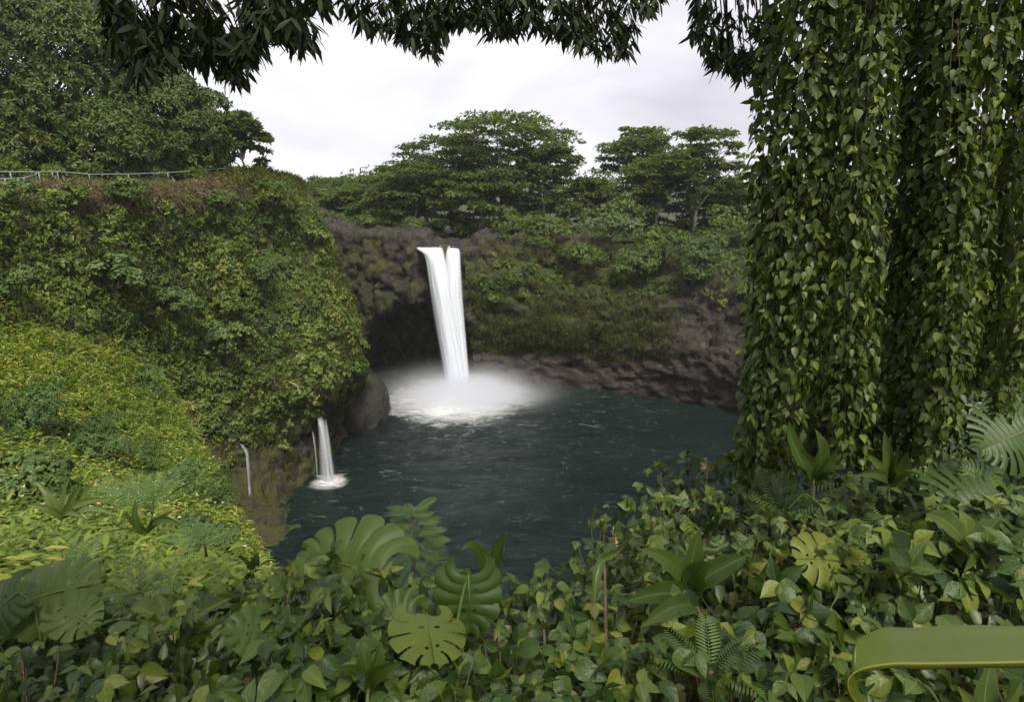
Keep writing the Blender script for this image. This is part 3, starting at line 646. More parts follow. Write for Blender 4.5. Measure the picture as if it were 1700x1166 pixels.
parts.append(shoots_alt(p[near], ax[near], 10, rng.uniform(0.45, 0.95, near.sum()), rng.uniform(0.2, 0.34, near.sum()), 0.24, rng, rr[near], 'blade'))
gl = vis*sstep(440, 600, pyL)*sstep(400, 300, pxL)*(~rimrow)*(0.15 + patch)*np.where(pyL > 800, 0, 1)
pl_, nl_ = LC.sample(2600, rng, gl)
parts.append(shoots_alt(pl_, nl_*0.6 + UP*0.8 + rng.normal(0, 0.2, pl_.shape), 9, rng.uniform(0.5, 1.0, len(pl_)), rng.uniform(0.26, 0.42, len(pl_)), 0.3, rng, np.clip(rng.normal(0.4, 0.2, len(pl_)), 0, 1)))
tag(foliage('wild_ginger', parts, M['ginger']), 'bright yellow-green wild ginger covering the near left hillside', 'ground cover')
fm = visH*sstep(0.0, -0.3, nzH)*sstep(7, 12, HS.P[..., 1])
tag(foliage('hillside_leaf_cover', [clumps(HS, 700, fm + 0.12*visH, 0.3, 0.7, 12, 6, 0.10, 0.22, 0.6, rng, lift=0.9)], M['bush']), 'darker round-leaved creepers between the ginger on the left hillside', 'ground cover')
def ferns(s, n, mask, rng, Lf=(0.7, 1.2), fr=9, leaflets=12):
    p, nn = s.sample(n, rng, mask); return fern_at(p, nn, rng, Lf, fr, leaflets)
def fern_at(p, nn, rng, Lf, fr, leaflets):
    n = len(p); th = np.arange(fr)[None]*(6.283/fr) + rng.random((n, 1))*6.28 + rng.normal(0, 0.2, (n, fr))
    o = norm(nn*0.4 + UP); a = norm(np.cross(o, np.array([1.0, 0.2, 0]))); b = np.cross(o, a)
    rad = a[:, None]*np.cos(th)[..., None] + b[:, None]*np.sin(th)[..., None]
    L = (rng.uniform(*Lf, n)[:, None]*rng.uniform(0.7, 1.1, (n, fr)))[..., None, None]
    t = np.linspace(0.12, 1, leaflets)[None, None, :, None]
    q = p[:, None, None] + rad[:, :, None]*L*t*0.9 + o[:, None, None]*L*(0.75*t - 0.75*t*t)
    tang = norm(rad[:, :, None]*0.9 + o[:, None, None]*(0.75-1.5*t)); nrm = norm(np.cross(np.cross(tang, np.broadcast_to(o[:, None, None], tang.shape)), tang))
    sd = np.cross(tang, nrm); outp = []
    for sg in (1, -1):
        d = sd*sg + tang*0.35 - UP*0.1; Lw = (L*0.24*np.sin(np.pi*(0.12+0.86*t))**0.7)
        r = np.clip(np.broadcast_to(rng.normal(0.5, 0.18, (n, 1, 1)), q.shape[:3]) + rng.normal(0, 0.05, q.shape[:3]), 0, 1)
        outp.append(leaf_arrays(q.reshape(-1, 3), d.reshape(-1, 3), nrm.reshape(-1, 3), np.broadcast_to(Lw, q.shape[:3]+(1,)).ravel(), np.broadcast_to(Lw*0.28, q.shape[:3]+(1,)).ravel()+0.012, r.ravel(), 'diamond', 0.1, 0.2))
    return cat_arrays(outp)
tag(foliage('hillside_ferns', [ferns(HS, 200, visH*(HS.P[..., 1] < 34)*sstep(0.25, -0.2, nzH), rng)], M['fernm']), 'feathery green ferns scattered over the left hillside', 'ground cover')
p, nn = HS.sample(900, rng, gm*(HS.P[..., 1] > 12)); p = p + (nn*0.5+UP)*rng.uniform(0.55, 1.0, (len(p), 1))
tag(foliage('ginger_flowers', [rosettes(p, UP[None]+nn*0.5, 6, 0.075, 0.5, rng, droop=-0.3)], M['flower']), 'small cream and yellow flower heads dotted over the ginger', 'flowers')

# countable shrubs standing out of the left cliff and hillside
def shrub(name, px, py, rad_px, s, label, mat, L=0.3, ratio=0.75, shape='diamond', lobes=14, shoots=26, k=7, seed=0, flat=0.9, group=None, lift=0.45, D=None, face=(0, -1, .5), cat='shrub'):
    r_ = np.random.default_rng(seed+100)
    if s is not None: b, nn = on_surf(s, px, py)
    else: b, nn = at(px, py, D), np.array([0, -1, 0.6])
    R0 = rad_px/F*np.linalg.norm(b - np.array([0, 0, H])); c = b + norm(nn*0.6+UP*0.6)*R0*lift
    root = thing(name, b, label, cat, group)
    fo, lc = lobed_crown(c, (R0*0.72, R0*0.62, R0*0.66*flat), lobes, R0*0.36, shoots, k, L, ratio, r_, -0.4, shape, face=np.array(face))
    foliage('foliage', fo, M[mat], root, b)
    st_ = [tube(bez(b, (b+c)/2 + r_.normal(0, R0*0.1, 3), q), np.linspace(max(0.03, R0*0.045), 0.012, 8), 5) for q in lc[:7]]
    tubes('stem', st_, M['stem_brown'], root, b); return root
SH = [('broadleaf_shrub', 190, 492, 48, LC, 'broad shrub with large round dull-green leaves low on the left cliff', 'bush_pale', 0.48, 0.85, 'heart', 10, 16),
      ('broadleaf_shrub', 290, 512, 36, LC, 'pale green rounded shrub just right of the large-leaved one on the cliff', 'bush_pale', 0.26, 0.8, 'diamond', 14, 26),
      ('broadleaf_shrub', 376, 583, 44, LC, 'grey-green leafy shrub above the bare lower rock of the left cliff', 'bush_pale', 0.34, 0.8, 'heart', 12, 20),
      ('broadleaf_shrub', 375, 510, 34, LC, 'leafy shrub between the pale round shrub and the cliff corner', 'bush', 0.32, 0.75, 'heart', 12, 20),
      ('cliff_shrub', 455, 340, 40, LC, 'dark shrub on the top corner of the left cliff', 'bush', 0.26, 0.4, 'diamond', 14, 26),
      ('cliff_shrub', 360, 350, 26, LC, 'small pale shrub just below the left rim', 'bush_pale', 0.22, 0.6, 'diamond', 10, 22),
      ('cliff_shrub', 205, 335, 28, LC, 'yellow-green shrub under the rim below the lawn', 'bush', 0.3, 0.7, 'heart', 10, 16),
      ('cliff_shrub', 125, 340, 26, LC, 'yellow-green shrub left of the other one under the rim', 'bush', 0.3, 0.7, 'heart', 10, 16),
      ('cliff_shrub', 30, 350, 32, LC, 'yellowish shrub under the rim at the left edge', 'bush', 0.3, 0.7, 'heart', 10, 16),
      ('cliff_shrub', 430, 465, 44, LC, 'bluish-green spreading shrub on the upper face of the cliff bend', 'bush_pale', 0.2, 0.6, 'diamond', 16, 30),
      ('cliff_shrub', 25, 500, 40, LC, 'pale leafy shrub at the left edge below mid cliff', 'bush_pale', 0.26, 0.7, 'diamond', 12, 26),
      ('hillside_shrub', 255, 665, 50, HS, 'dark green fern-like shrub among the yellow ginger', 'fernm', 0.26, 0.35, 'diamond', 16, 30),
      ('hillside_shrub', 80, 725, 60, HS, 'dark green shrub in the ginger near the left edge', 'fernm', 0.26, 0.32, 'diamond', 16, 34),
      ('hillside_shrub', 190, 775, 62, HS, 'feathery mid green shrub above the big leaning blades', 'fernm', 0.2, 0.3, 'diamond', 18, 40),
      ('hillside_shrub', 330, 845, 62, HS, 'feathery green shrub on the hillside above the two pale blades', 'fernm', 0.16, 0.34, 'diamond', 18, 40),
      ('round_leaf_bush', 55, 860, 75, HS, 'pale round-leaved bush at the lower left edge of the hillside', 'bush_pale', 0.13, 0.85, 'heart', 20, 40),
      ('round_leaf_bush', 330, 940, 60, HS, 'round-leaved pale creeper mound beside the upright blades', 'bush_pale', 0.1, 0.85, 'heart', 18, 36)]
for i, a in enumerate(SH):
    shrub(a[0], a[1], a[2], a[3], a[4], a[5], a[6], a[7], a[8], a[9], a[10], a[11], seed=i, group='shrubs on the left cliff and hillside')
# a bleached branch hanging on the left cliff
b0, n0 = on_surf(LC, 478, 636); b1, _ = on_surf(LC, 492, 662)
br = tubes('dead_branch', [tube(np.array([b0+n0*0.8, (b0+b1)/2+n0*1.1+np.array([0.5, 0, 0.4]), b1+n0*0.8]), [0.06, 0.05, 0.025], 5)], plain_mat('bleached_wood', (0.3, 0.27, 0.23), (0.45, 0.42, 0.37), 8), None, b0)
tag(br, 'bleached bare branch hanging on the mossy left cliff', 'branch')

# ------------------------------------------------------------------ back and right walls: moss, grass, shrubs
rng = np.random.default_rng(23)
xb, zb = BW.P[..., 0], BW.P[..., 2]
bm_ = (cave < 0.1)*(zb > 6)*(zb < 25)*(0.25*sstep(-0.1, 0.2, fbm(BW.P, 0.3, 3, 3)) + 1.0*sstep(-7, -3, xb))*sstep(24.5, 22, zb)
tag(foliage('back_wall_moss', [blades(BW, 22000, bm_, 0.25, 0.7, 0.10, rng, 1.0, 0.3)], M['moss']), 'olive moss and ferns on the rock behind the big waterfall', 'moss')
pxR, pyR = project(RW.P); pxR = np.nan_to_num(pxR, nan=9999); pyR = np.nan_to_num(pyR, nan=0)
rm = (pxR < 1320)*(pxR > 770)*(zr > 6)*(zr < 19)*(0.05 + 0.95*sstep(1150, 1060, pxR))*sstep(-0.3, 0.1, fbm(RW.P, 0.22, 3, 13) + 0.25*sstep(8, 12, zr))
tag(foliage('right_wall_grass', [blades(RW, 34000, rm, 0.3, 0.9, 0.10, rng, 0.9, 0.5, tuft=8, spread=0.35)], M['moss']), 'long olive grass draping the rock wall right of the waterfall', 'grass')
cm = (pxR < 1750)*(pxR > 800)*(zr > 15.5 + 2*fbm(RW.P, 0.2, 2, 3))
tag(foliage('right_bank_cover', [clumps(RW, 950, cm, 0.5, 1.2, 13, 6, 0.22, 0.42, 0.6, rng, lift=0.8)], M['bush']), 'mixed green shrubbery covering the bank above the right wall', 'ground cover')
SR = [(1005, 400, 60, 'large pale-green rounded shrub on the bank right of the waterfall', 'bush_pale', 0.42),
      (1048, 455, 46, 'pale shrub bulging over the edge of the right wall', 'bush_pale', 0.40),
      (905, 405, 44, 'mid green shrub nearest the waterfall on the right bank', 'bush', 0.38),
      (960, 445, 40, 'yellowish green shrub at the edge above the mossy wall', 'bush', 0.36),
      (1100, 425, 48, 'dark green shrub under the pale-trunked tree', 'bush', 0.40),
      (1180, 440, 52, 'grey-green shrub next to the hanging vines across the pool', 'bush_pale', 0.34),
      (1150, 462, 36, 'low grey-green shrub hanging over the brown rock', 'bush_pale', 0.34),
      (1215, 390, 46, 'olive shrub beside the vine curtain across the pool', 'bush', 0.34),
      (850, 392, 34, 'low shrub on the rock shelf just right of the lip', 'bush', 0.32)]
for i, (px, py, r, lab, mt, L) in enumerate(SR):
    shrub('bank_shrub', px, py+r*0.3, r, RW, lab, mt, L, 0.6, 'diamond', 16, 30, 7, seed=40+i, group='shrubs on the right bank', lift=0.6)
for i, (px, py, r, D, lab) in enumerate([(565, 378, 30, 116, 'olive shrub at the left end of the rock shelf'), (620, 380, 32, 118, 'dark shrub behind the rock shelf left of the waterfall'),
        (690, 384, 30, 116, 'green shrub right behind the lip of the waterfall'), (770, 388, 30, 116, 'shrub behind the right stream of the waterfall'), (528, 380, 24, 112, 'yellowish shrub between left cliff and rock shelf'), (735, 372, 34, 122, 'dark shrub upstream of the lip under the tall tree')]):
    shrub('shelf_shrub', px, py+8, r, None, lab, 'bush', 0.36, 0.5, 'diamond', 14, 28, 7, seed=60+i, group='shrubs behind the rock shelf', D=D, lift=0.4)

# ------------------------------------------------------------------ trees across the gorge
def albizia(px, base_z, D, top_py, crown_px, label, seed, layers=5, dens=1.0, low=0.35, cut=1.0):
    r_ = np.random.default_rng(seed); b = atz(px, D, base_z); top = at(px, top_py, D)[2]; Hh = top - base_z
    Rc = crown_px/2/F*D; root = thing('albizia_tree', b, label, 'tree', 'flat-topped trees across the gorge')
    limbs, pads = [], []
    tk = max(0.16, Hh*0.018); fork = b + np.array([r_.normal(0, 0.4), 0, Hh*0.36])
    trunk = tube(bez(b, b+np.array([r_.normal(0, 0.5), 0, Hh*0.2]), fork), np.linspace(tk, tk*0.75, 8), 7)
    nb = 7
    for i in range(nb):
        a = 6.283*(i + r_.random()*0.7)/nb; hr = r_.uniform(0.55, 1.0); rr_ = Rc*r_.uniform(0.35, 0.85)
        e = fork + np.array([math.cos(a)*rr_, math.sin(a)*rr_*0.8, (Hh*0.60)*hr]); m = fork + (e-fork)*0.45 + np.array([0, 0, Hh*0.10]); 
        path = bez(fork, m, e, 8); limbs.append(tube(path, np.linspace(tk*0.6, tk*0.12, 8), 5))
        for s in range(8):
            q = path[r_.integers(3, 8)]; ee = q + np.array([r_.normal(0, Rc*0.3), r_.normal(0, Rc*0.25), Hh*r_.uniform(0.0, 0.10)])
            ee[2] = min(ee[2], top - Hh*0.25*((ee[0]-b[0])**2+(ee[1]-b[1])**2)/Rc**2 - 0.2)
            if np.linalg.norm(ee-q) > Rc*0.5 or math.hypot(ee[0]-b[0], ee[1]-b[1]) > Rc*0.85: continue
            limbs.append(tube(bez(q, (q+ee)/2+np.array([0, 0, 0.4]), ee, 5), np.linspace(tk*0.22, 0.03, 5), 4)); pads.append(ee)
    # umbrella layers of foliage plates
    for k in range(int(85*dens)):
        f = r_.random(); zz = low + (1-low)*f**0.8
        rad = Rc*math.sqrt(r_.random())*(1.0 if zz < 0.72 else 1.0 - (zz-0.72)*2.0)*(0.75+0.25*cut); a = r_.random()*6.283
        pads.append(np.array([b[0]+math.cos(a)*rad, b[1]+math.sin(a)*rad*0.8, base_z + Hh*zz - 0.3]))
    pads = np.array(pads); n = 92; i = np.repeat(np.arange(len(pads)), n); pr = (Rc*r_.uniform(0.12, 0.26, len(pads)))[i]
    a = r_.random(len(i))*6.283; q = np.sqrt(r_.random(len(i))); lump = 0.75+0.25*np.sin(a*5+i)
    pos = pads[i] + np.stack([np.cos(a)*q*pr*lump, np.sin(a)*q*pr*lump, (1-q*q)*pr*0.22 + r_.normal(0, 0.13, len(i))], 1)
    d = np.stack([np.cos(a)+r_.normal(0, .5, len(i)), np.sin(a)+r_.normal(0, .5, len(i)), r_.normal(0.0, 0.4, len(i))], 1)
    Lf = r_.uniform(0.5, 0.98, len(i)); rn = np.clip(r_.normal(0.45, 0.16, len(pads))[i] + r_.normal(0, .12, len(i)), 0, 1)
    fo = leaf_arrays(pos, d, UP[None]+r_.normal(0, 0.55, (len(i), 3)), Lf, Lf*0.5, rn, 'diamond', 0.1, 0.15)
    tubes('trunk', [trunk], M['bark'], root, b); tubes('limbs', limbs, M['bark'], root, b); foliage('crown', fo, M['albizia'], root, b); return root
AT = [(835, 25.5, 122, 186, 250, 'tallest flat-topped tree on the skyline right of the waterfall', 1, 1.25, 0.22),
      (1150, 21.5, 112, 214, 175, 'flat-topped tree with pale slender trunk near the vine curtain', 2, 1.0, 0.38),
      (1055, 25.0, 134, 212, 160, 'flat-topped skyline tree left of the pale-trunked one', 3, 0.9, 0.45),
      (752, 25.0, 126, 226, 200, 'leafy tree leaning against the left side of the tallest tree', 4, 1.2, 0.1),
      (690, 25.0, 120, 268, 170, 'lower dense tree above the lip of the waterfall', 5, 1.2, 0.05),
      (905, 25.0, 118, 240, 130, 'dense dark tree joined to the right side of the tallest tree', 6, 1.3, 0.1),
      (800, 25.0, 114, 288, 170, 'low dark tree in front of the tallest tree trunk', 7, 1.2, 0.05),
      (560, 25.0, 185, 292, 120, 'hazy flat-topped tree beyond the left cliff corner', 8, 1.0, 0.1),
      (640, 25.0, 165, 286, 110, 'far tree between the hazy tree and the dense river trees', 9, 1.0, 0.1),
      (1195, 22.0, 118, 300, 100, 'small dark tree just left of the vines on the far bank', 10, 1.1, 0.1),
      (1085, 23.0, 115, 262, 150, 'dark lower tree between the two right skyline trees', 11, 1.2, 0.1),
      (640, 25.0, 128, 304, 120, 'low broad tree above the rock shelf left of the waterfall', 12, 1.2, 0.05),
      (408, 33.2, 92, 182, 88, 'open flat-topped tree on the left plateau beside the giant dark tree', 13, 0.45, 0.2),
      (490, 25.0, 240, 306, 40, 'tiny far flat-topped tree just past the left cliff corner', 14, 0.8, 0.3),
      (522, 25.0, 150, 306, 90, 'dark tree filling the gap behind the left cliff corner', 16, 0.9, 0.03),
      (590, 25.0, 142, 308, 130, 'low broad tree upstream behind the rock shelf', 17, 0.9, 0.03),
      (980, 25.0, 128, 296, 90, 'thin dark tree in the gap between the skyline trees', 15, 0.8, 0.15)]
for a in AT: albizia(a[0], a[1], a[2], a[3], a[4], a[5], a[6]+300, dens=a[7], low=a[8])
rng = np.random.default_rng(31)
pts = []
for i in range(260):
    D = rng.uniform(150, 330); px = rng.uniform(380, 1900); p = atz(px, D, 26); p[2] += rng.uniform(0.5, 3 + 0.02*D + 5*(px > 600)); pts.append(p)
pts = np.array(pts); i = np.repeat(np.arange(len(pts)), 25); o = sphere_dirs(len(i), rng, -0.2)
tag(foliage('distant_forest', rosettes(pts[i] + o*rng.uniform(2, 5, (len(i), 1))*np.array([1.5, 1.5, 0.7]), o, 5, 1.0, 0.5, rng, np.clip(rng.normal(.4, .15, len(pts))[i], 0, 1)), M['albizia']), 'far green forest behind the skyline trees', 'forest')

# giant dense trees on the left plateau
def dense_tree(px, base_z, D, top_py, wpx, label, seed, lobes=150, depth=0.8):
    r_ = np.random.default_rng(seed); b = atz(px, D, base_z); top = at(px, top_py, D)[2]; Hh = top-base_z; Rc = wpx/2/F*D
    root = thing('mango_tree', b, label, 'tree', 'dense trees on the left plateau'); c = b + np.array([0, 0, Hh*0.46])
    fo, lc = lobed_crown(c, (Rc*0.88, Rc*depth*0.88, Hh*0.50), lobes, Rc*0.16+0.9, 52, 7, 0.53, 0.43, r_, -0.85, face=np.array([0.25, -1, 0.25]), shell=0.8)
    foliage('crown', fo, M['mango'], root, b)
    tubes('trunk', [tube(bez(b, b+np.array([0.2, 0, Hh*0.2]), b+np.array([0, 0, Hh*0.4])), np.linspace(0.7, 0.45, 8), 8)], M['bark_dark'], root, b)
    tubes('limbs', [tube(bez(b+np.array([0, 0, Hh*0.3]), (b+np.array([0, 0, Hh*0.45])+q)/2, q), np.linspace(0.35, 0.06, 8), 5) for q in lc[::6]], M['bark_dark'], root, b)
dense_tree(85, 33.8, 72, -35, 460, 'giant dense dark-green domed tree towering at the left edge', 501, 270)
dense_tree(290, 33.6, 70, 118, 190, 'lower rounded dense tree on the right flank of the giant one', 502, 75)
dense_tree(185, 33.6, 66, 172, 170, 'low rounded dense tree in front of the giant tree', 503, 62)
dense_tree(20, 33.6, 64, 165, 190, 'dense rounded tree at the left edge behind the railing', 504, 66)
dense_tree(328, 33.6, 76, 160, 80, 'narrow dense tree at the end of the dark grove', 505, 44)
for i, (px, r, lab, mt) in enumerate([(30, 22, 'low yellow-green hedge plant behind the railing at the left edge', 'bush'), (95, 20, 'low hedge plant beside the railing end', 'bush'), (150, 22, 'broad low plant in front of the rounded tree', 'bush'), (205, 22, 'leafy plant at the middle of the lawn edge', 'bush'), (262, 26, 'grey-green plant under the grove edge', 'bush_pale'), (325, 24, 'yellowish plant where the lawn ends', 'bush')]):
    shrub('lawn_edge_plant', px, 296, r, None, lab, mt, 0.32, 0.6, 'diamond', 12, 22, 7, seed=80+i, group='plants along the back of the lawn', D=58+px*0.03, lift=0.2)

# pipe railings on the left plateau
def railing(posts, hgt, label, rails=(1.0, 0.5)):
    b = posts[0]; root = thing('pipe_railing', b, label, 'railing', 'pipe railings on the plateau')
    for q in posts: tubes('post', [tube(np.array([q - UP*0.3, q + UP*hgt]), [0.045, 0.045], 6)], M['pipe'], root, b)
    for rl in rails: tubes('rail', [tube(np.array([q + UP*hgt*rl for q in posts]), [0.05]*len(posts), 6)], M['pipe'], root, b)
railing([at(x, y, d) for x, y, d in ((-60, 308, 48), (11, 311, 47), (42, 309, 48), (62, 303, 51))], 0.62, 'short pale pipe railing at the left edge of the lawn')
railing([at(x, y, d) for x, y, d in ((-40, 301, 53), (20, 301, 54), (67, 301, 55), (89, 300, 56), (98, 300, 56.5), (150, 304, 58), (215, 303, 61), (280, 300, 64), (330, 296, 67), (380, 291, 70))], 0.8, 'long thin pipe railing running along the back of the lawn', (1.0,))

# ------------------------------------------------------------------ foreground leaves: shapes
def unit_leaf(name, prof, mat, fold=0.18, droop=0.18, wave=0.0, across=2, thick=0):
    """leaf one unit long along +Y; prof = [(t, half width)]; folded on the midrib"""
    V, T = [], []
    nc = 2*across+1
    for i, (t, w) in enumerate(prof):
        for j in range(-across, across+1):
            s = j/across
            V.append((s*w, t, fold*abs(s)**1.3*w*1.0 - droop*t*t + wave*math.sin(t*11+s*2)*abs(s)*0.5))
    for i in range(len(prof)-1):
        for j in range(nc-1):
            a = i*nc+j; T.append((a, a+1, a+nc+1, a+nc))
    me = new_mesh(name, V, np.array(T), mat, True); return me
HEART = [(-0.04, 0.10), (0.02, 0.25), (0.16, 0.36), (0.35, 0.37), (0.56, 0.29), (0.78, 0.15), (0.92, 0.05), (1.0, 0.003)]
OVATE = [(0.0, 0.02), (0.1, 0.17), (0.28, 0.29), (0.5, 0.28), (0.72, 0.17), (0.9, 0.05), (1.0, 0.003)]
LANCE = [(0.0, 0.012), (0.12, 0.055), (0.3, 0.10), (0.55, 0.105), (0.78, 0.06), (0.93, 0.02), (1.0, 0.002)]
vine_leaves = [unit_leaf('vine_leaf', HEART, M['vine'], f, d, w) for f, d, w in ((0.25, 0.15, 0.0), (0.1, 0.28, 0.04), (0.4, 0.1, 0.03))]
creeper_leaves = [unit_leaf('creeper_leaf', OVATE, M['creeper'], f, d, w) for f, d, w in ((0.25, 0.2, 0.02), (0.1, 0.3, 0.05), (0.35, 0.12, 0.03))]
small_leaves = [unit_leaf('small_leaf', HEART, M['creeper'], f, d, w) for f, d, w in ((0.25, 0.2, 0.0), (0.1, 0.25, 0.04))]
mango_leaves = [unit_leaf('mango_leaf', LANCE, M['mango_backlit'], f, d, 0.02, 1) for f, d in ((0.3, 0.1), (0.15, 0.22))]
def add_leaves(name, parent, base, meshes, pos, d, n, L, rng, wr=None):
    x, y, z = frames(d, n); base = np.asarray(base)
    pick = rng.integers(0, len(meshes), len(pos))
    for i in range(len(pos)):
        o = bpy.data.objects.new(name, meshes[pick[i]]); o.parent = parent
        l = L[i]; w = l*(wr[i] if wr is not None else 1.0); p = pos[i]-base
        o.matrix_basis = Matrix(((x[i][0]*w, y[i][0]*l, z[i][0]*l, p[0]), (x[i][1]*w, y[i][1]*l, z[i][1]*l, p[1]), (x[i][2]*w, y[i][2]*l, z[i][2]*l, p[2]), (0, 0, 0, 1)))
        COL.objects.link(o)

# ------------------------------------------------------------------ hanging vine curtain on the right
rng = np.random.default_rng(77)
ORD = ['first', 'second', 'third', 'fourth', 'fifth', 'sixth', 'seventh', 'eighth', 'ninth', 'tenth', 'eleventh', 'twelfth', 'thirteenth', 'fourteenth', 'fifteenth', 'sixteenth']
def strand(px, D, bot_py, width, nobj, nin, label, group, top_z, seed, sway=0.07):
    r_ = np.random.default_rng(seed)
    bt = at(px, bot_py, D); ft = at(px + 66 + r_.normal(0, 8), 0, D); tp = bt + (ft-bt)*((top_z-bt[2])/(ft[2]-bt[2])); tp[1] += r_.normal(0, 0.08)
    n = 26; t = np.linspace(0, 1, n)[:, None]
    path = tp*(1-t) + bt*t + np.stack([np.sin(t[:, 0]*r_.uniform(4, 9)+r_.random()*6)*sway*0.5, np.cos(t[:, 0]*r_.uniform(4, 8)+r_.random()*6)*sway*0.5, 0*t[:, 0]], 1)
    root = thing('hanging_vine', bt, label, 'vine', group)
    tubes('stem', [tube(path + r_.normal(0, 0.012, path.shape) + np.array([math.cos(q*2.1), math.sin(q*2.1), 0])*0.03, np.full(n, 0.005), 4) for q in range(2)], M['stem_brown'], root, bt)
    def cloud(m, rmul, tmin):
        s = tmin + (1-tmin)*r_.random(m); idx = s*(n-1); i0 = np.minimum(idx.astype(int), n-2); f = (idx-i0)[:, None]
        c = path[i0]*(1-f) + path[i0+1]*f; a = r_.random(m)*6.283
        bulge = 0.85 + 0.4*vnoise(np.stack([s*9, np.full(m, seed*1.7), 0*s], 1))
        rad = width*bulge*np.sqrt(r_.uniform(0.15, 1, m))*rmul*np.where(s > 0.93, 0.6, 1.0)
        o = np.stack([np.cos(a), np.sin(a), 0*a], 1); p = c + o*rad[:, None]
        return p, o, s
    frame_top = H + D*0.275; s0 = max(0.0, (top_z - frame_top)/(top_z - bt[2]) - 0.06)
    p, o, s = cloud(nobj, 1.0, s0)
    d = o*0.55 - UP*0.85 + r_.normal(0, 0.38, p.shape) + np.array([-0.15, -0.2, 0.1]); nn = o*0.9 + UP*0.65 + np.array([-0.2, -0.35, 0]) + r_.normal(0, 0.75, p.shape)
    add_leaves('leaf', root, bt, vine_leaves, p, d, nn, r_.uniform(0.045, 0.10, nobj)*D/5.0, r_, r_.uniform(0.55, 1.0, nobj))
    p, o, s = cloud(nin, 0.95, 0.0)
    d = o*0.5 - UP*0.85 + r_.normal(0, 0.3, p.shape); nn = o*0.9 + UP*0.6 + r_.normal(0, 0.6, p.shape); L = r_.uniform(0.06, 0.11, nin)*D/5.0
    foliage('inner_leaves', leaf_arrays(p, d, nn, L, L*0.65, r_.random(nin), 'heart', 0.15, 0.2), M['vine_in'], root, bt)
front = [(1232, 5.3, 800, .12), (1270, 5.1, 770, .15), (1308, 5.0, 790, .17), (1352, 5.2, 760, .15), (1388, 4.9, 750, .15), (1420, 5.0, 770, .13), (1458, 5.2, 770, .13),
         (1484, 5.1, 750, .14), (1512, 5.0, 770, .15), (1540, 4.8, 760, .16), (1572, 4.9, 720, .14), (1610, 5.2, 640, .12), (1652, 5.0, 690, .12), (1692, 4.8, 620, .12), (1735, 4.9, 700, .14)]
for i, (px, D, bp_, w) in enumerate(front):
    strand(px, D, bp_, w, 295 if i < 10 else 240, 1250 if i < 12 else 700, ORD[i] + ' strand of the leafy vine curtain counted from the waterfall side', 'vine strands hanging in front', 36.0 + 0.15*(i % 3), 900+i)
rear = [(1262, 6.4, 770, .17), (1300, 6.1, 745, .15), (1436, 6.2, 740, .15), (1335, 6.6, 740, .18), (1400, 6.3, 720, .15), (1462, 6.5, 735, .15), (1520, 6.5, 740, .17), (1580, 6.6, 700, .15), (1665, 6.4, 640, .12)]
for i, (px, D, bp_, w) in enumerate(rear):
    strand(px, D, bp_, w*1.15, 150, 700, ORD[i] + ' strand in the shaded rear layer of the vine curtain from the waterfall side', 'vine strands hanging behind', 36.6, 950+i)
# sunlit shrubs and a tree seen through the vines
for i, (px, py, r, D, lab, mt, L) in enumerate([(1520, 520, 150, 16, 'bright yellow-green shrub glimpsed through the middle gaps of the vines', 'ginger', 0.16), (1680, 560, 150, 13, 'bright leafy shrub behind the vines at the right edge', 'ginger', 0.16),
        (1660, 330, 110, 20, 'pale green tree crown behind the thin vines at the right edge', 'bush_pale', 0.2), (1430, 640, 110, 15, 'green shrub behind the foot of the vine curtain', 'bush', 0.16), (1620, 720, 100, 9.5, 'dark leafy shrub at the foot of the vines on the right', 'creeper_in', 0.16), (1480, 740, 80, 8.8, 'low dark shrub under the middle of the vine curtain', 'creeper_in', 0.15)]):
    shrub('bank_shrub', px, py, r, None, lab, mt, L, 0.55, 'diamond', 30, 34, 7, seed=120+i, group='shrubs behind the vine curtain', D=D, lift=0.0)

# ------------------------------------------------------------------ overhanging tree: trunk out of frame, four boughs into it
rng = np.random.default_rng(5)
tb = np.array([-4.5, -4.0, near_z(-4.5, -4.0)])
ot = thing('overhanging_tree', tb, 'dark silhouetted tree boughs with long drooping leaves hanging across the top', 'tree')
crown0 = np.array([-3.0, -2.5, 37.2])
tubes('trunk', [tube(bez(tb - UP*0.3, tb + np.array([0.2, 0.3, 3.0]), crown0, 10), np.linspace(0.42, 0.24, 10), 10)], M['bark_dark'], ot, tb)
bound_x = [150, 165, 190, 230, 270, 310, 350, 390, 420, 450, 500, 530, 541, 556, 600, 640, 690, 725, 745, 790, 820, 870, 900, 950, 990, 1040, 1055, 1090, 1110, 1138, 1150, 1180, 1215, 1240, 1270]
bound_y = [-20, 20, 95, 145, 120, 115, 130, 165, 110, 78, 105, 80, 0, 20, 62, 72, 95, 122, 62, 62, 78, 72, 68, 92, 112, 112, 58, 28, -10, -10, 75, 120, 140, 155, 150]
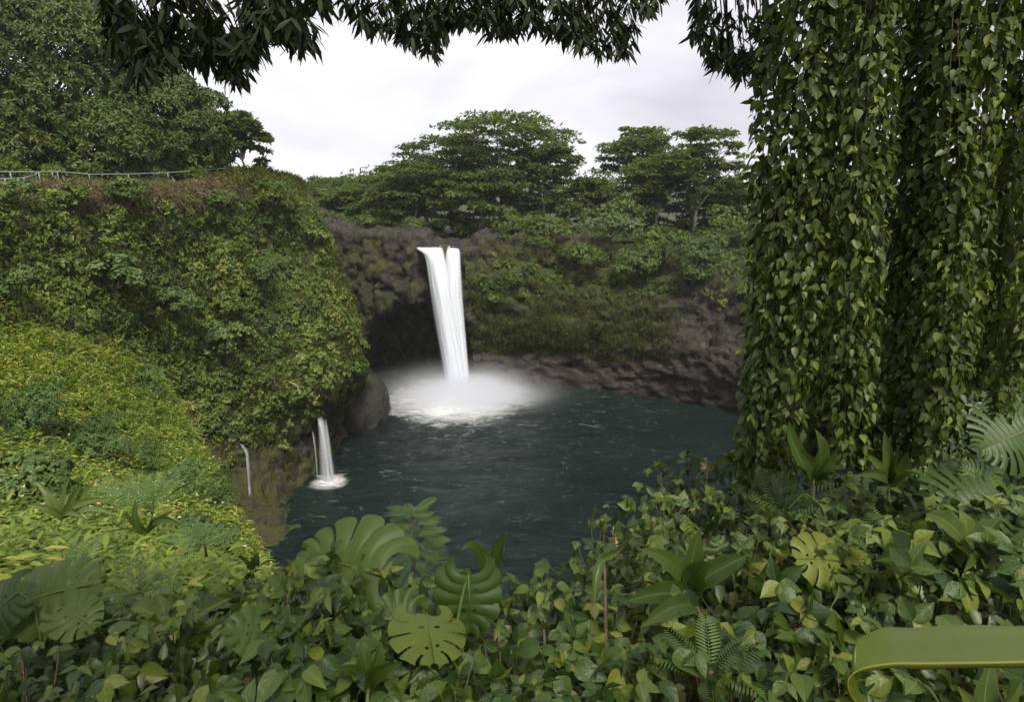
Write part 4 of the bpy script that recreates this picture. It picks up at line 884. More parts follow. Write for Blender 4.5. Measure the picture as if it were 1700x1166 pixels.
def bough(x0, x1, nsh, seed, Dm, lscale=1.0):
    r_ = np.random.default_rng(seed); pts = []
    while len(pts) < nsh:
        px = r_.uniform(x0, x1); lim = np.interp(px, bound_x, bound_y) - 30*lscale; py = lim - abs(r_.normal(0, 1))*62
        if py < -150: continue
        D = Dm + r_.normal(0, 0.45) + (px-(x0+x1)/2)*0.0006; pts.append((*at(px, py, D), py))
    pts = np.array(pts); pys = pts[:, 3]; pts = pts[:, :3]
    c = pts.mean(0) + np.array([0, -0.4, 0.7]); path = bez(crown0, (crown0+c)/2 + np.array([0, 0, 1.1]), c, 10)
    parts = [tube(path, np.linspace(0.13, 0.035, 10), 7)]
    for q in pts[::3]:
        s = path[r_.integers(6, 10)]; parts.append(tube(bez(s, (s+q)/2 + np.array([0, 0, 0.25]), q, 6), np.linspace(0.016, 0.005, 6), 4))
    bo_ = tubes('bough', parts, M['bark_dark'], ot, tb)
    k = 8; i = np.repeat(np.arange(len(pts)), k); a = r_.random(len(i))*6.283
    d = np.stack([np.cos(a)*0.62, np.sin(a)*0.62, -r_.uniform(0.25, 1.1, len(i))], 1) + r_.normal(0, 0.12, (len(i), 3)); nn = UP[None]*0.7 + d*0.2 + r_.normal(0, 0.35, d.shape)
    L = r_.uniform(0.13, 0.24, len(i))*lscale; p = pts[i] + r_.normal(0, 0.025, (len(i), 3))
    pri = np.argsort(-pys[i] + r_.normal(0, 6, len(i))); big = pri[:290]; rest = pri[290:]
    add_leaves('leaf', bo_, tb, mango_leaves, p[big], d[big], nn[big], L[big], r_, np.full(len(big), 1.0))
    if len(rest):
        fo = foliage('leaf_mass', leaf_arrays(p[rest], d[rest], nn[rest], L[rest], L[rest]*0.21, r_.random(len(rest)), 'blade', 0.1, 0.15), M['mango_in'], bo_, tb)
bough(165, 420, 235, 1, 6.2); bough(400, 541, 105, 2, 5.9); bough(556, 830, 185, 3, 7.2, 0.95); bough(815, 1100, 200, 4, 7.6, 0.95); bough(1146, 1290, 90, 6, 7.0, 0.9)
cr = np.random.default_rng(8); m = 1150
p = np.stack([cr.normal(-1.2, 3.2, m), cr.uniform(-6, 0.6, m), cr.uniform(0, 1, m)], 1); p[:, 2] = H + 3.4 + 0.36*np.maximum(p[:, 1], 0) + 3.0*p[:, 2]
foliage('canopy', rosettes(p, UP[None]+cr.normal(0, .5, p.shape), 8, 0.24, 0.22, cr, droop=0.5, shape='blade'), M['mango_in'], ot, tb)  # unseen leaves above the frame, count and spread set to shade the foreground
tubes('limb', [tube(bez(crown0, np.array([0, 1.5, 38.2]), np.array([5.5, 5.3, 36.9]), 10), np.linspace(0.16, 0.07, 10), 7)], M['bark_dark'], ot, tb)

# ------------------------------------------------------------------ foreground: canopy surface of the near vegetation
gx = [-200, 0, 150, 300, 400, 470, 540, 600, 680, 760, 850, 900, 950, 1020, 1090, 1180, 1260, 1400, 1550, 1700, 1900]
gy = [905, 925, 950, 975, 960, 915, 895, 925, 935, 950, 950, 950, 905, 822, 768, 750, 742, 748, 752, 750, 750]
gd = [8, 7.6, 6.6, 5.8, 5.0, 4.6, 4.4, 4.6, 4.8, 4.6, 4.4, 4.6, 5.2, 6.0, 6.8, 7.0, 7.0, 7.0, 6.8, 6.5, 6.2]
cols_px = np.linspace(-200, 1900, 120); rowsf = np.linspace(0, 1, 60)
GP = np.zeros((60, 120, 3))
for j, px in enumerate(cols_px):
    t0, d0 = np.interp(px, gx, gy), np.interp(px, gx, gd)
    for i, f in enumerate(rowsf):
        py = t0 + (1260-t0)*f; D = 1/((1-f)/d0 + f/1.9); GP[i, j] = at(px, py, D)
GS = Surf(GP)
if GS.Nn[30, 60] @ np.array([0, -0.5, 1]) < 0: GS.flip()
GS = GS.displace(0.34*fbm(GS.P, 0.9, 3, 15)*np.minimum(1, GS.P[..., 1]/4) - 0.10)
rng = np.random.default_rng(99)
Dg = GS.P[..., 1]
# shaded understorey
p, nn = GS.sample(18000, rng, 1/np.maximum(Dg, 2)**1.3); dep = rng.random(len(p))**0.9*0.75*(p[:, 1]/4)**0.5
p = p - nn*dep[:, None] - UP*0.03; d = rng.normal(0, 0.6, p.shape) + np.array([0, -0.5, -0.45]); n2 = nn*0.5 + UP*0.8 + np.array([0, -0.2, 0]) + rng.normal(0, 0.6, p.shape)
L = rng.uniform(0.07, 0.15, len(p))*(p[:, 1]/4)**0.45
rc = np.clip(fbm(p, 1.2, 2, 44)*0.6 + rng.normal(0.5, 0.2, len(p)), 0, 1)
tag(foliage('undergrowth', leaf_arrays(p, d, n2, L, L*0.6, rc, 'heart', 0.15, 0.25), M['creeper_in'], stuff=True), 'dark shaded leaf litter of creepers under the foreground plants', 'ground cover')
CR = [(60, 1010, 'creeper mat at the far left below the round-leaved bush'), (120, 1130, 'dark creeper mat in the bottom left corner'), (300, 1080, 'creeper mat left of the glossy split leaf'), (440, 1130, 'creeper mat at the bottom below the glossy split leaf'),
      (540, 1020, 'yellowish creeper under the big split leaf by the pool'), (620, 960, 'heart-leaved creeper draping right of the big split leaf'), (650, 1110, 'creeper mat left of the pale split leaf at the bottom'), (830, 1110, 'dark creeper mat at the bottom centre'),
      (900, 1010, 'dark creeper right of the hanging split leaf'), (1000, 1070, 'creeper mat left of the brown-stemmed plant'), (960, 930, 'small-leaved creeper on the slope at the pool edge'), (1110, 830, 'light-topped creeper mound rising right of the pool'),
      (1230, 850, 'creeper below the first vine strands'), (1260, 1000, 'bright creeper right of the brown-stemmed plant'), (1250, 1110, 'creeper mat at the bottom right of centre'), (1420, 1010, 'large-leaved creeper left of the second broad-leaved stem'),
      (1380, 870, 'greyish creeper slope in front of the vine feet'), (1540, 830, 'pale creeper in front of the fan-shaped split leaf'), (1540, 960, 'broad creeper leaves around the second stem'), (1660, 980, 'creeper at the right edge above the huge strap leaf'), (1450, 1120, 'dark creeper behind the curl of the strap leaf'), (1650, 1130, 'creeper in the bottom right corner')]
seeds = np.array([(a, b) for a, b, _ in CR], float)
ncl = 1900; p, nn = GS.sample(ncl, rng, 1/np.maximum(Dg, 2)**1.55*(0.06 + sstep(-0.28, 0.02, fbm(GS.P, 2.6, 3, 57))))
ppx, ppy = project(p); own = np.argmin((ppx[:, None]-seeds[None, :, 0])**2 + ((ppy[:, None]-seeds[None, :, 1])*1.4)**2, 1)
for c, (sx_, sy_, lab) in enumerate(CR):
    w = np.where(own == c)[0]
    if len(w) == 0: continue
    w = w[:98]; base = p[w].mean(0); base[2] -= 0.35
    root = thing('creeper', base, lab, 'creeper', 'creepers covering the near bank')
    q = p[w] + nn[w]*rng.uniform(-0.08, 0.14, (len(w), 1)); ax = rng.normal(0, 0.75, q.shape) + np.array([0.0, -0.55, -0.3]); nr = nn[w]*0.4 + UP*0.7 + np.array([0, -0.3, 0]) + rng.normal(0, 0.5, q.shape)
    X_, Y_, Z_ = frames(ax, nr); Ls = rng.uniform(0.06, 0.165, len(w))*(q[:, 1]/4)**0.45
    pos = np.concatenate([q, q, q]); dd = np.concatenate([Y_, Y_*0.35+X_, Y_*0.35-X_]); nz_ = np.concatenate([Z_, Z_+X_*0.15, Z_-X_*0.15]) + rng.normal(0, 0.15, (len(w)*3, 3))
    small = c in (10, 11, 12, 16); large = c in (3, 6, 13, 15, 18, 19, 20)
    LL = np.concatenate([Ls*1.1, Ls*0.9, Ls*0.9])*(0.75 if small else 1.35 if large else 1.0)
    add_leaves('leaf', root, base, small_leaves if small else creeper_leaves, pos, dd, nz_, LL, rng, rng.uniform(0.8, 1.15, len(pos)))
    tubes('runners', [tube(bez(base, (base+a)/2 + np.array([0, 0, -0.1]), a - nn[w][0]*0.02, 5), np.full(5, 0.004), 4) for a in q[::3]], M['stem_brown'], root, base)

# ------------------------------------------------------------------ split-leaved plants
def blade_mat(name, cols, rib, trans=0.28, rough=0.42, along=0.12, ribw=0.05):
    m, t, o = mat_new(name); oi = N(t, 'ShaderNodeObjectInfo'); r = ramp(t, [(i/(len(cols)-1), c) for i, c in enumerate(cols)]); t.links.new(oi.outputs['Random'], r.inputs[0])
    au = N(t, 'ShaderNodeAttribute', attribute_name='u'); aw = N(t, 'ShaderNodeAttribute', attribute_name='w'); ax = math_(t, 'ABSOLUTE', au.outputs['Fac'])
    g = N(t, 'ShaderNodeNewGeometry'); blot = noise(t, 9.0, 4, 0.6, g.outputs['Position'])
    c = mixc(t, math_(t, 'MULTIPLY', blot, 0.55), r.outputs[0], mixc(t, 1.0, r.outputs[0], (0.55, 0.65, 0.7), 'MULTIPLY'))
    ph = math_(t, 'FRACT', math_(t, 'SUBTRACT', math_(t, 'MULTIPLY', aw.outputs['Fac'], 26.0), math_(t, 'MULTIPLY', ax, 2.5)))
    c = mixc(t, math_(t, 'MULTIPLY', math_(t, 'LESS_THAN', ph, 0.2), along), c, rib)
    c = mixc(t, math_(t, 'MULTIPLY', math_(t, 'LESS_THAN', ax, ribw), 0.7), c, rib)
    cu = N(t, 'ShaderNodeCombineXYZ'); t.links.new(math_(t, 'MULTIPLY', au.outputs['Fac'], 22.0), cu.inputs[0]); t.links.new(aw.outputs['Fac'], cu.inputs[1])
    c = mixc(t, math_(t, 'MULTIPLY', noise(t, 1.5, 3, 0.6, cu.outputs[0]), 0.5), c, mixc(t, 1.0, c, (0.5, 0.6, 0.6), 'MULTIPLY'))
    c = mixc(t, math_(t, 'MULTIPLY', math_(t, 'GREATER_THAN', math_(t, 'ADD', ax, math_(t, 'MULTIPLY', blot, 0.5)), 1.24), 0.6), c, (0.20, 0.14, 0.04))
    b = bsdf(t, c, rough, 0.32); tr = N(t, 'ShaderNodeBsdfTranslucent'); t.links.new(mixc(t, 1.0, c, (1.25, 1.35, 0.45), 'MULTIPLY'), tr.inputs[0])
    mx = N(t, 'ShaderNodeMixShader', i_Fac=trans); t.links.new(b.outputs[0], mx.inputs[1]); t.links.new(tr.outputs[0], mx.inputs[2]); t.links.new(mx.outputs[0], o.inputs[0]); return m
M['blade'] = blade_mat('blade_leaf', [(0.040, 0.074, 0.012), (0.075, 0.118, 0.018)], (0.12, 0.16, 0.045))
M['blade_pale'] = blade_mat('pale_blade_leaf', [(0.075, 0.115, 0.026), (0.13, 0.17, 0.032)], (0.20, 0.23, 0.08))
M['strap'] = blade_mat('strap_leaf', [(0.12, 0.165, 0.016), (0.13, 0.175, 0.018)], (0.42, 0.33, 0.05), 0.35, 0.3, 0.0, 0.06)
def monstera_mesh(name, mat, rng, lobes=6, width=0.55, slit=0.45, curl=0.25, per=6, ns=9):
    """heart-shaped blade along +Y cut by narrow curved slits between the side lobes"""
    V, T = [], []
    rows = lobes*per+1
    for sd in (1, -1):
        off = len(V); cut = [rng.uniform(0.3, 0.55) for _ in range(lobes+1)]; jl = [rng.uniform(0.92, 1.06) for _ in range(lobes+1)]
        for r in range(rows):
            k = min(r//per, lobes-1); fr = (r - k*per)/per; fr = fr + 0.09*math.sin(2*math.pi*fr)*-1
            t = (k+fr)/lobes; y0 = 0.92*t; edge = abs(2*fr-1)**5
            ln = width*(0.80 + 0.42*math.sin(math.pi*min(1, t*0.9+0.14)))*(1-0.72*t**2.4)*jl[k]*(1-0.13*edge)
            ang = math.radians(-62 + 128*t)
            for s in range(ns):
                f = s/(ns-1); bendy = f**1.6
                x = ln*f*math.cos(ang*bendy*0.95); y = y0 + ln*f*math.sin(ang*bendy)*0.85 + 0.03*f
                z = -curl*(x*x*1.3 + 0.35*y*y) + 0.06*math.sin(fr*math.pi)*f + 0.02*math.sin(5*y0+sd)
                V.append((sd*x, y, z))
        for r in range(rows-1):
            k = r//per; last = (r % per) == per-1
            for s in range(ns-1):
                f = s/(ns-1)
                if last and k < lobes-1 and f >= cut[k]: continue
                if per > 4 and (r % per) == per//2 and s == 1 and k in (1, 3): continue
                a_ = off+r*ns+s; T.append((a_, a_+1, a_+ns+1, a_+ns) if sd > 0 else (a_, a_+ns, a_+ns+1, a_+1))
    return new_mesh(name, V, np.array(T), mat, True)
mrng = np.random.default_rng(4)
MON = [monstera_mesh('split_leaf', M['monstera'], mrng, 6, 0.52, curl=q) for q in (0.2, 0.45)]
MONP = [monstera_mesh('pale_split_leaf', M['monstera_pale'], mrng, 5, 0.56, curl=0.4)]
MONF = [monstera_mesh('fan_leaf', M['monstera'], mrng, 11, 0.55, curl=0.4, per=4)]
def split_plant(label, leaves, base_px, name='split_leaf_plant'):
    b = at(*base_px); root = thing(name, b, label, 'plant', 'split-leaved plants')
    for (jx, jy, tx, ty, D, lean, ms, face) in leaves:
        j, tpt = at(jx, jy, D), at(tx, ty, D + lean); d = tpt - j; L = np.linalg.norm(d)
        x, y, z = frames(d[None], np.array(face, float)[None]); x, y, z = x[0], y[0], z[0]
        me = ms[mrng.integers(0, len(ms))]; o = bpy.data.objects.new('leaf', me); o.parent = root; q = j-b
        o.matrix_basis = Matrix(((x[0]*L, y[0]*L, z[0]*L, q[0]), (x[1]*L, y[1]*L, z[1]*L, q[1]), (x[2]*L, y[2]*L, z[2]*L, q[2]), (0, 0, 0, 1))); COL.objects.link(o)
        rib = tube(np.array([[0, -0.02, 0.02], [0, 0.35, 0.0], [0, 0.7, -0.03], [0, 0.98, -0.1]]), [0.016, 0.013, 0.009, 0.004], 5)
        ro = link('midrib', new_mesh('midrib', rib[0], rib[1], M['stem_green'], True), o)
        pet = tube(bez(b, (b+j)/2 + np.array([0, 0.1, 0.15]), j, 8), np.linspace(0.012, 0.007, 8), 5); tubes('petiole', [pet], M['stem_green'], root, b)
FC = (0.0, -0.75, 0.65); FH = (0.0, -1.0, 0.25)
split_plant('large split leaf standing highest left of the small feathery tree', [(632, 955, 490, 915, 3.5, 0.15, MON, (0.15, -0.8, 0.6))], (660, 1060, 3.4))
split_plant('split-leaved plant with one pale yellow-green leaf at bottom centre', [(708, 1022, 724, 1094, 2.9, -0.35, MONP, (0.3, -0.6, 0.75)), (778, 955, 780, 1062, 3.3, -0.15, MON, FH), (690, 1020, 615, 1030, 3.1, -0.1, MON, FC)], (745, 1130, 3.0))
split_plant('glossy bluish split leaf left of the yellowish creeper', [(462, 1052, 372, 1040, 3.0, -0.1, MON, (0.1, -0.4, 0.9))], (490, 1120, 2.9))
split_plant('broad dark split leaves spreading at the left edge', [(40, 1000, 165, 962, 4.0, 0.1, MON, (0.2, -0.5, 0.8)), (30, 985, -40, 1040, 3.9, -0.1, MON, (0.2, -0.5, 0.8)), (105, 1010, 160, 1045, 3.8, -0.1, MON, (0.3, -0.5, 0.8))], (70, 1080, 3.8))
split_plant('plant with a yellow curling split leaf and darker split leaves', [(1393, 932, 1325, 925, 3.7, -0.1, MONP, (-0.2, -0.6, 0.75)), (1398, 935, 1420, 885, 3.8, 0.1, MONP, (0.2, -0.9, 0.4)), (1322, 985, 1300, 900, 3.9, 0.1, MON, FC)], (1380, 1040, 3.6))
split_plant('fan-like many-fingered leaves at the right edge above the strap leaf', [(1660, 822, 1555, 850, 5.0, -0.2, MONF, (-0.1, -0.6, 0.8)), (1668, 845, 1690, 935, 4.9, -0.3, MONF, FH), (1650, 815, 1600, 770, 5.1, 0.1, MONF, FC)], (1680, 960, 4.6))
split_plant('shadowy split leaf at the right edge below the vines', [(1712, 712, 1630, 745, 5.8, -0.2, MONF, FC)], (1720, 800, 5.8))
split_plant('dark split leaf lying in front of the vine feet', [(1462, 848, 1385, 800, 6.2, 0.2, MON, FC)], (1470, 900, 6.0))
split_plant('small split leaf behind the top of the brown-stemmed plant', [(1212, 938, 1190, 890, 4.2, 0.1, MON, FC)], (1220, 980, 4.1))

# ------------------------------------------------------------------ plants with long broad blades
def blade(parent, base, p0, p1, p2, w, mat, name='leaf', up=(0, -0.7, 0.7), fold=0.35, prof='lance', nseg=14, twist=0.0, wave=0.02):
    pts = bez(p0, p1, p2, nseg); tan = norm(np.gradient(pts, axis=0)); V, U, Wv = [], [], []
    for i in range(nseg):
        t = i/(nseg-1); wd = w*(math.sin(math.pi*min(1, 0.06+0.94*t)**0.75)**0.8 if prof == 'lance' else 1.0) + 0.002
        side = np.cross(tan[i], np.array(up)); side /= np.linalg.norm(side)+1e-9; nr = np.cross(side, tan[i])
        a = twist*t; side, nr = side*math.cos(a)+nr*math.sin(a), nr*math.cos(a)-side*math.sin(a)
        for s in (-1, -0.5, 0, 0.5, 1):
            V.append(pts[i] + side*s*wd*0.5 + nr*(abs(s)**1.2*fold*wd*0.5 + wave*math.sin(t*17+s*3)*abs(s)*wd*4*0.25) - np.asarray(base)); U.append(s); Wv.append(t)
    me = new_mesh(name, V, grid_faces(nseg, 5), mat, True, [('u', 'POINT', U), ('w', 'POINT', Wv)]); return link(name, me, parent)
def stem_plant(label, stem, leaves, mat, wpx, name='broad_blade_plant', stem_mat='stem_brown', cat='plant', sr=0.011, group='plants with long broad blades'):
    """stem: [(px,py,D)..] from the ground up; leaves: (start fraction, tip px, tip py, D, arch)"""
    sp = np.array([at(*q) for q in stem]); b = sp[0]; root = thing(name, b, label, cat, group); path = crom(sp, 24)
    if stem_mat: tubes('stem', [tube(path, np.linspace(sr*1.3, sr*0.7, 24), 7)], M[stem_mat], root, b)
    for (f, tx, ty, D, arch) in leaves:
        s = path[int(f*23)]; e = at(tx, ty, D); ll = np.linalg.norm(e-s); mid = (s+e)/2 + np.array([0, 0, arch*ll]) + mrng.normal(0, 0.10*ll, 3); blade(root, b, s, mid, e, wpx/F*D*mrng.uniform(0.8, 1.1), M[mat], up=(mrng.normal(0, 0.35), -0.7, 0.7), fold=mrng.uniform(0.2, 0.6), twist=mrng.normal(0, 0.5), wave=0.05)
    return root
stem_plant('brown-stemmed plant with six broad upright leaves right of centre', [(1200, 1190, 2.7), (1178, 1080, 2.9), (1158, 1010, 3.1), (1143, 978, 3.2)],
    [(1, 1062, 912, 3.15, 0.18), (1, 1162, 878, 3.3, 0.05), (1, 1240, 925, 3.2, 0.15), (0.85, 1038, 1000, 2.95, 0.15), (0.7, 1066, 1042, 2.8, 0.18), (0.95, 1180, 940, 3.0, 0.05)], 'blade', 46)
stem_plant('second broad-leaved stem with bright pointed leaves near the right edge', [(1660, 1080, 3.6), (1640, 1010, 3.7), (1612, 930, 3.8), (1606, 908, 3.85)],
    [(1, 1536, 853, 3.8, 0.12), (1, 1592, 848, 3.9, 0.05), (0.97, 1570, 925, 3.7, 0.15), (0.95, 1662, 862, 3.8, 0.12), (0.8, 1690, 930, 3.6, 0.15), (0.7, 1555, 975, 3.6, 0.1)], 'blade_pale', 40)
stem_plant('curled upright leaves breaking the pool edge at centre', [(808, 1010, 3.9), (812, 985, 3.9), (815, 970, 3.9)], [(1, 840, 885, 3.9, 0.1), (1, 765, 915, 3.7, 0.2), (1, 822, 905, 3.85, 0.0)], 'blade', 30, stem_mat='stem_green')
stem_plant('two pale upright blades beside the hillside mound at lower left', [(385, 1040, 4.4), (385, 1020, 4.4), (386, 1005, 4.4)], [(1, 343, 968, 4.4, 0.05), (1, 352, 995, 4.2, 0.1), (0.9, 402, 960, 4.5, 0.02), (0.8, 420, 985, 4.4, 0.1)], 'blade_pale', 26, stem_mat='stem_green')
stem_plant('long leaning banana-like blades in front of the lower left hillside', [(300, 1075, 4.0), (290, 1060, 4.0), (285, 1050, 4.0)], [(1, 212, 1062, 3.6, 0.5), (1, 262, 985, 4.2, 0.1), (1, 385, 995, 3.9, 0.12), (1, 320, 985, 4.3, 0.1), (0.8, 225, 1010, 4.0, 0.2), (0.8, 350, 1040, 3.7, 0.25)], 'blade_pale', 30, stem_mat='stem_green')
stem_plant('clump of narrow glossy blades fanning at the left below the ferns', [(95, 880, 9), (100, 870, 9), (105, 860, 9)], [(1, 160, 795, 9, 0.05), (1, 182, 830, 8.8, 0.15), (1, 135, 800, 9, 0.05), (1, 75, 815, 9, 0.1), (1, 45, 840, 8.8, 0.2), (1, 190, 855, 8.5, 0.25), (0.8, 60, 800, 9.2, 0.08), (0.9, 118, 790, 9.2, 0.02), (0.8, 150, 870, 8.2, 0.2)], 'blade_pale', 15, stem_mat='stem_green')
stem_plant('spray of narrow blades in the middle of the lower hillside', [(240, 900, 10), (240, 892, 10), (242, 885, 10)], [(1, 250, 815, 10, 0.02), (1, 205, 850, 9.8, 0.1), (1, 285, 850, 9.8, 0.12), (1, 225, 830, 10, 0.05), (0.9, 180, 885, 9.4, 0.2), (0.9, 310, 880, 9.4, 0.2)], 'blade', 15, stem_mat='stem_green')
stem_plant('wavy low blades at the bottom left of the pale split leaf', [(610, 1190, 2.4), (610, 1160, 2.45), (612, 1140, 2.5)], [(1, 600, 1062, 2.6, 0.05), (1, 632, 1066, 2.6, 0.05), (1, 668, 1100, 2.4, 0.15), (0.8, 560, 1110, 2.3, 0.2)], 'blade', 30, stem_mat='stem_green')
stem_plant('bright vertical blades under the strap leaf in the bottom right', [(1640, 1260, 2.0), (1640, 1230, 2.05), (1640, 1210, 2.1)], [(1, 1650, 1095, 2.2, 0.02), (1, 1700, 1120, 2.1, 0.1), (1, 1590, 1140, 2.0, 0.1)], 'blade_pale', 44, stem_mat='stem_green')
stem_plant('upright bladed plant against the foot of the middle vines', [(1350, 830, 4.7), (1350, 810, 4.7), (1352, 795, 4.7)], [(1, 1310, 700, 4.8, 0.05), (1, 1352, 712, 4.7, 0.02), (1, 1390, 745, 4.6, 0.1), (1, 1325, 745, 4.5, 0.1), (0.9, 1400, 780, 4.5, 0.2)], 'blade', 30, stem_mat='stem_green')
stem_plant('dark rosette of upright blades right of the vine foot', [(1475, 830, 4.9), (1475, 815, 4.9), (1476, 800, 4.9)], [(1, 1468, 715, 5, 0.02), (1, 1440, 755, 4.8, 0.1), (1, 1508, 750, 4.8, 0.1), (1, 1490, 735, 4.9, 0.03), (0.9, 1420, 790, 4.6, 0.2), (0.9, 1530, 790, 4.6, 0.2)], 'blade', 26, stem_mat='stem_green')
stem_plant('dry bare stem with one hanging leaf left of the brown-stemmed plant', [(1012, 1180, 2.9), (1006, 1060, 3.1), (1004, 960, 3.3), (1002, 930, 3.4)], [(1, 985, 1010, 3.2, 0.3), (1, 1040, 905, 3.4, 0.1)], 'blade_pale', 16, 'dry_stem_plant')
stem_plant('short dead brown stem at bottom right of centre', [(912, 1190, 2.6), (906, 1110, 2.7), (903, 1045, 2.8)], [(1, 900, 1030, 2.8, 0.0)], 'blade', 10, 'dead_plant', sr=0.009)
# plants with large heart-shaped leaves, and ferns, rising out of the creepers
big_leaves = [unit_leaf('heart_leaf', HEART, M['creeper'], f, d, w, 3) for f, d, w in ((0.3, 0.25, 0.03), (0.15, 0.4, 0.06))]
def heart_plant(px, py, D, L, n, label, seed):
    r_ = np.random.default_rng(seed); b = at(px, py, D) - UP*0.25; root = thing('heart_leaf_plant', b, label, 'plant', 'large-leaved plants in the foreground')
    a_ = np.arange(n)*2.4 + r_.random()*6; h = r_.uniform(0.2, 0.42, n); rad = r_.uniform(0.04, 0.17, n)
    p = b + np.stack([np.cos(a_)*rad, np.sin(a_)*rad - 0.05, h], 1); d = np.stack([np.cos(a_), np.sin(a_)-0.35, -0.25 + 0*a_], 1) + r_.normal(0, 0.2, (n, 3)); nn = UP[None]*0.8 + np.array([0, -0.45, 0]) + d*0.25 + r_.normal(0, 0.2, (n, 3))
    add_leaves('leaf', root, b, big_leaves, p, d, nn, L*r_.uniform(0.65, 1.15, n), r_, r_.uniform(0.75, 1.0, n))
    for q in p: tubes('petiole', [tube(bez(b, (b+q)/2 + np.array([0, 0, 0.06]), q, 6), np.linspace(0.006, 0.003, 6), 4)], M['stem_green'], root, b)
for i, (px, py, D, L, n, lab) in enumerate([(560, 1075, 2.9, 0.17, 9, 'large-leaved plant below the highest split leaf'), (505, 1130, 2.5, 0.15, 8, 'large-leaved plant at the bottom left of the wavy low blades'), (200, 1120, 3.2, 0.17, 9, 'large-leaved plant at the bottom below the leaning blades'), (30, 1120, 3.4, 0.18, 8, 'large-leaved plant in the bottom left corner'),
      (930, 1120, 2.6, 0.15, 9, 'large-leaved plant beside the dead brown stem'), (1060, 1110, 2.7, 0.16, 9, 'large-leaved plant left of the brown stem at the bottom'), (1260, 1060, 3.0, 0.17, 10, 'large bright leaves right of the brown stem'), (1330, 1120, 2.6, 0.16, 9, 'large-leaved plant left of the curl of the strap leaf'),
      (1450, 960, 3.9, 0.22, 10, 'large-leaved plant right of the yellow split leaf'), (1520, 1030, 3.2, 0.2, 9, 'large-leaved plant just above the strap leaf'), (1690, 1010, 3.3, 0.2, 9, 'large-leaved plant at the right edge above the strap leaf'), (1250, 920, 4.3, 0.2, 9, 'large-leaved plant right of the small split leaf'),
      (1110, 900, 4.6, 0.22, 8, 'large dark leaves on the creeper mound above the brown-stemmed plant'), (900, 985, 3.9, 0.16, 8, 'large-leaved plant on the bank below the pool edge'), (590, 940, 4.2, 0.17, 10, 'heart-leaved plant between the highest split leaf and the sapling'), (755, 1150, 2.2, 0.13, 8, 'large-leaved plant at the bottom edge right of the orange leaf')]):
    heart_plant(px, py, D, L, n, lab, 700+i)
def fern_plant(px, py, D, L, n, label, seed):
    r_ = np.random.default_rng(seed); b = at(px, py, D); root = thing('fern', b, label, 'fern', 'ferns in the foreground'); a_ = np.arange(n)*6.283/n + r_.normal(0, 0.2, n)
    d = np.stack([np.cos(a_), np.sin(a_), r_.uniform(0.25, 0.9, n)], 1); add_leaves('frond', root, b, FR, np.tile(b, (n, 1)) + d*0.02, d, UP[None] - d*0.2 + r_.normal(0, 0.15, (n, 3)), L*r_.uniform(0.7, 1.15, n), r_)
    tubes('crown_stub', [tube(np.array([b-UP*0.2, b+UP*0.02]), [0.02, 0.012], 6)], M['stem_brown'], root, b)
FERNS = [(250, 840, 11, 0.95, 10, 'arching fern in the middle of the ginger slope'), (235, 985, 5.0, 0.45, 9, 'fern left of the two pale blades'), (340, 905, 8.0, 0.6, 9, 'fern on the hillside edge near the pool'), (1300, 850, 5.4, 0.5, 10, 'fern in front of the first vine strands'), (1470, 880, 5.2, 0.5, 10, 'fern in front of the dark rosette'), (1560, 800, 6.0, 0.55, 10, 'fern below the middle vines left of the fan leaf'), (120, 960, 6.0, 0.5, 9, 'fern above the broad dark split leaves'), (1180, 1120, 2.6, 0.3, 8, 'small fern at the foot of the brown stem')]
# the huge folded strap leaf close to the lens
b = at(1830, 1150, 1.5); root = thing('strap_leaf_plant', b, 'huge folded yellow-edged strap leaf curling in the bottom right corner', 'plant')
path = crom(np.array([at(1900, 1090, 1.42), at(1720, 1100, 1.25), at(1560, 1103, 1.1), at(1475, 1104, 1.03), at(1425, 1114, 1.0), at(1407, 1136, 0.99), at(1426, 1172, 1.0), at(1490, 1225, 1.02)]), 40)
upw = np.interp(np.linspace(0, 1, 40), [0, 0.4, 0.55, 0.65, 0.8, 1], [0.085, 0.060, 0.042, 0.030, 0.024, 0.02]); dnw = np.interp(np.linspace(0, 1, 40), [0, 0.3, 0.55, 0.7, 1], [0.034, 0.024, 0.016, 0.010, 0.006])
upd = np.array([np.interp(np.linspace(0, 1, 40), [0, 0.5, 0.62, 0.8, 1], a) for a in ([0, 0, 0.5, 0.95, 0.9], [0.6, 0.7, 0.6, 0.3, 0.3], [0.8, 0.75, 0.55, 0.05, 0.3])]).T
dnd = np.array([np.interp(np.linspace(0, 1, 40), [0, 0.5, 0.7, 1], a) for a in ([0, 0.1, 0.5, 0.5], [0.35, 0.35, 0.8, 0.8], [-0.95, -0.9, -0.3, 0])]).T
V, U, Wv = [], [], []
for i in range(40):
    for s in (-1, -0.66, -0.33, 0, 0.0001, 0.33, 0.66, 1):
        q = path[i] + (norm(upd[i])*upw[i]*s if s > 0 else norm(dnd[i])*dnw[i]*(-s)); q = q + np.array([0, 0.012*s*s, -0.010*math.sin(math.pi*abs(s)) + 0.003*math.sin(i*0.9)*abs(s)]); V.append(q-b); U.append(s); Wv.append(i/39)
lf = link('leaf', new_mesh('strap_leaf', V, grid_faces(40, 8), M['strap'], True, [('u', 'POINT', U), ('w', 'POINT', Wv)]), root)
md = lf.modifiers.new('solid', 'SOLIDIFY'); md.thickness = 0.0015
tubes('stalk', [tube(bez(at(1830, 1300, 1.6), at(1950, 1150, 1.6), at(1900, 1072, 1.425)), np.linspace(0.02, 0.014, 8), 8)], M['stem_green'], root, b)
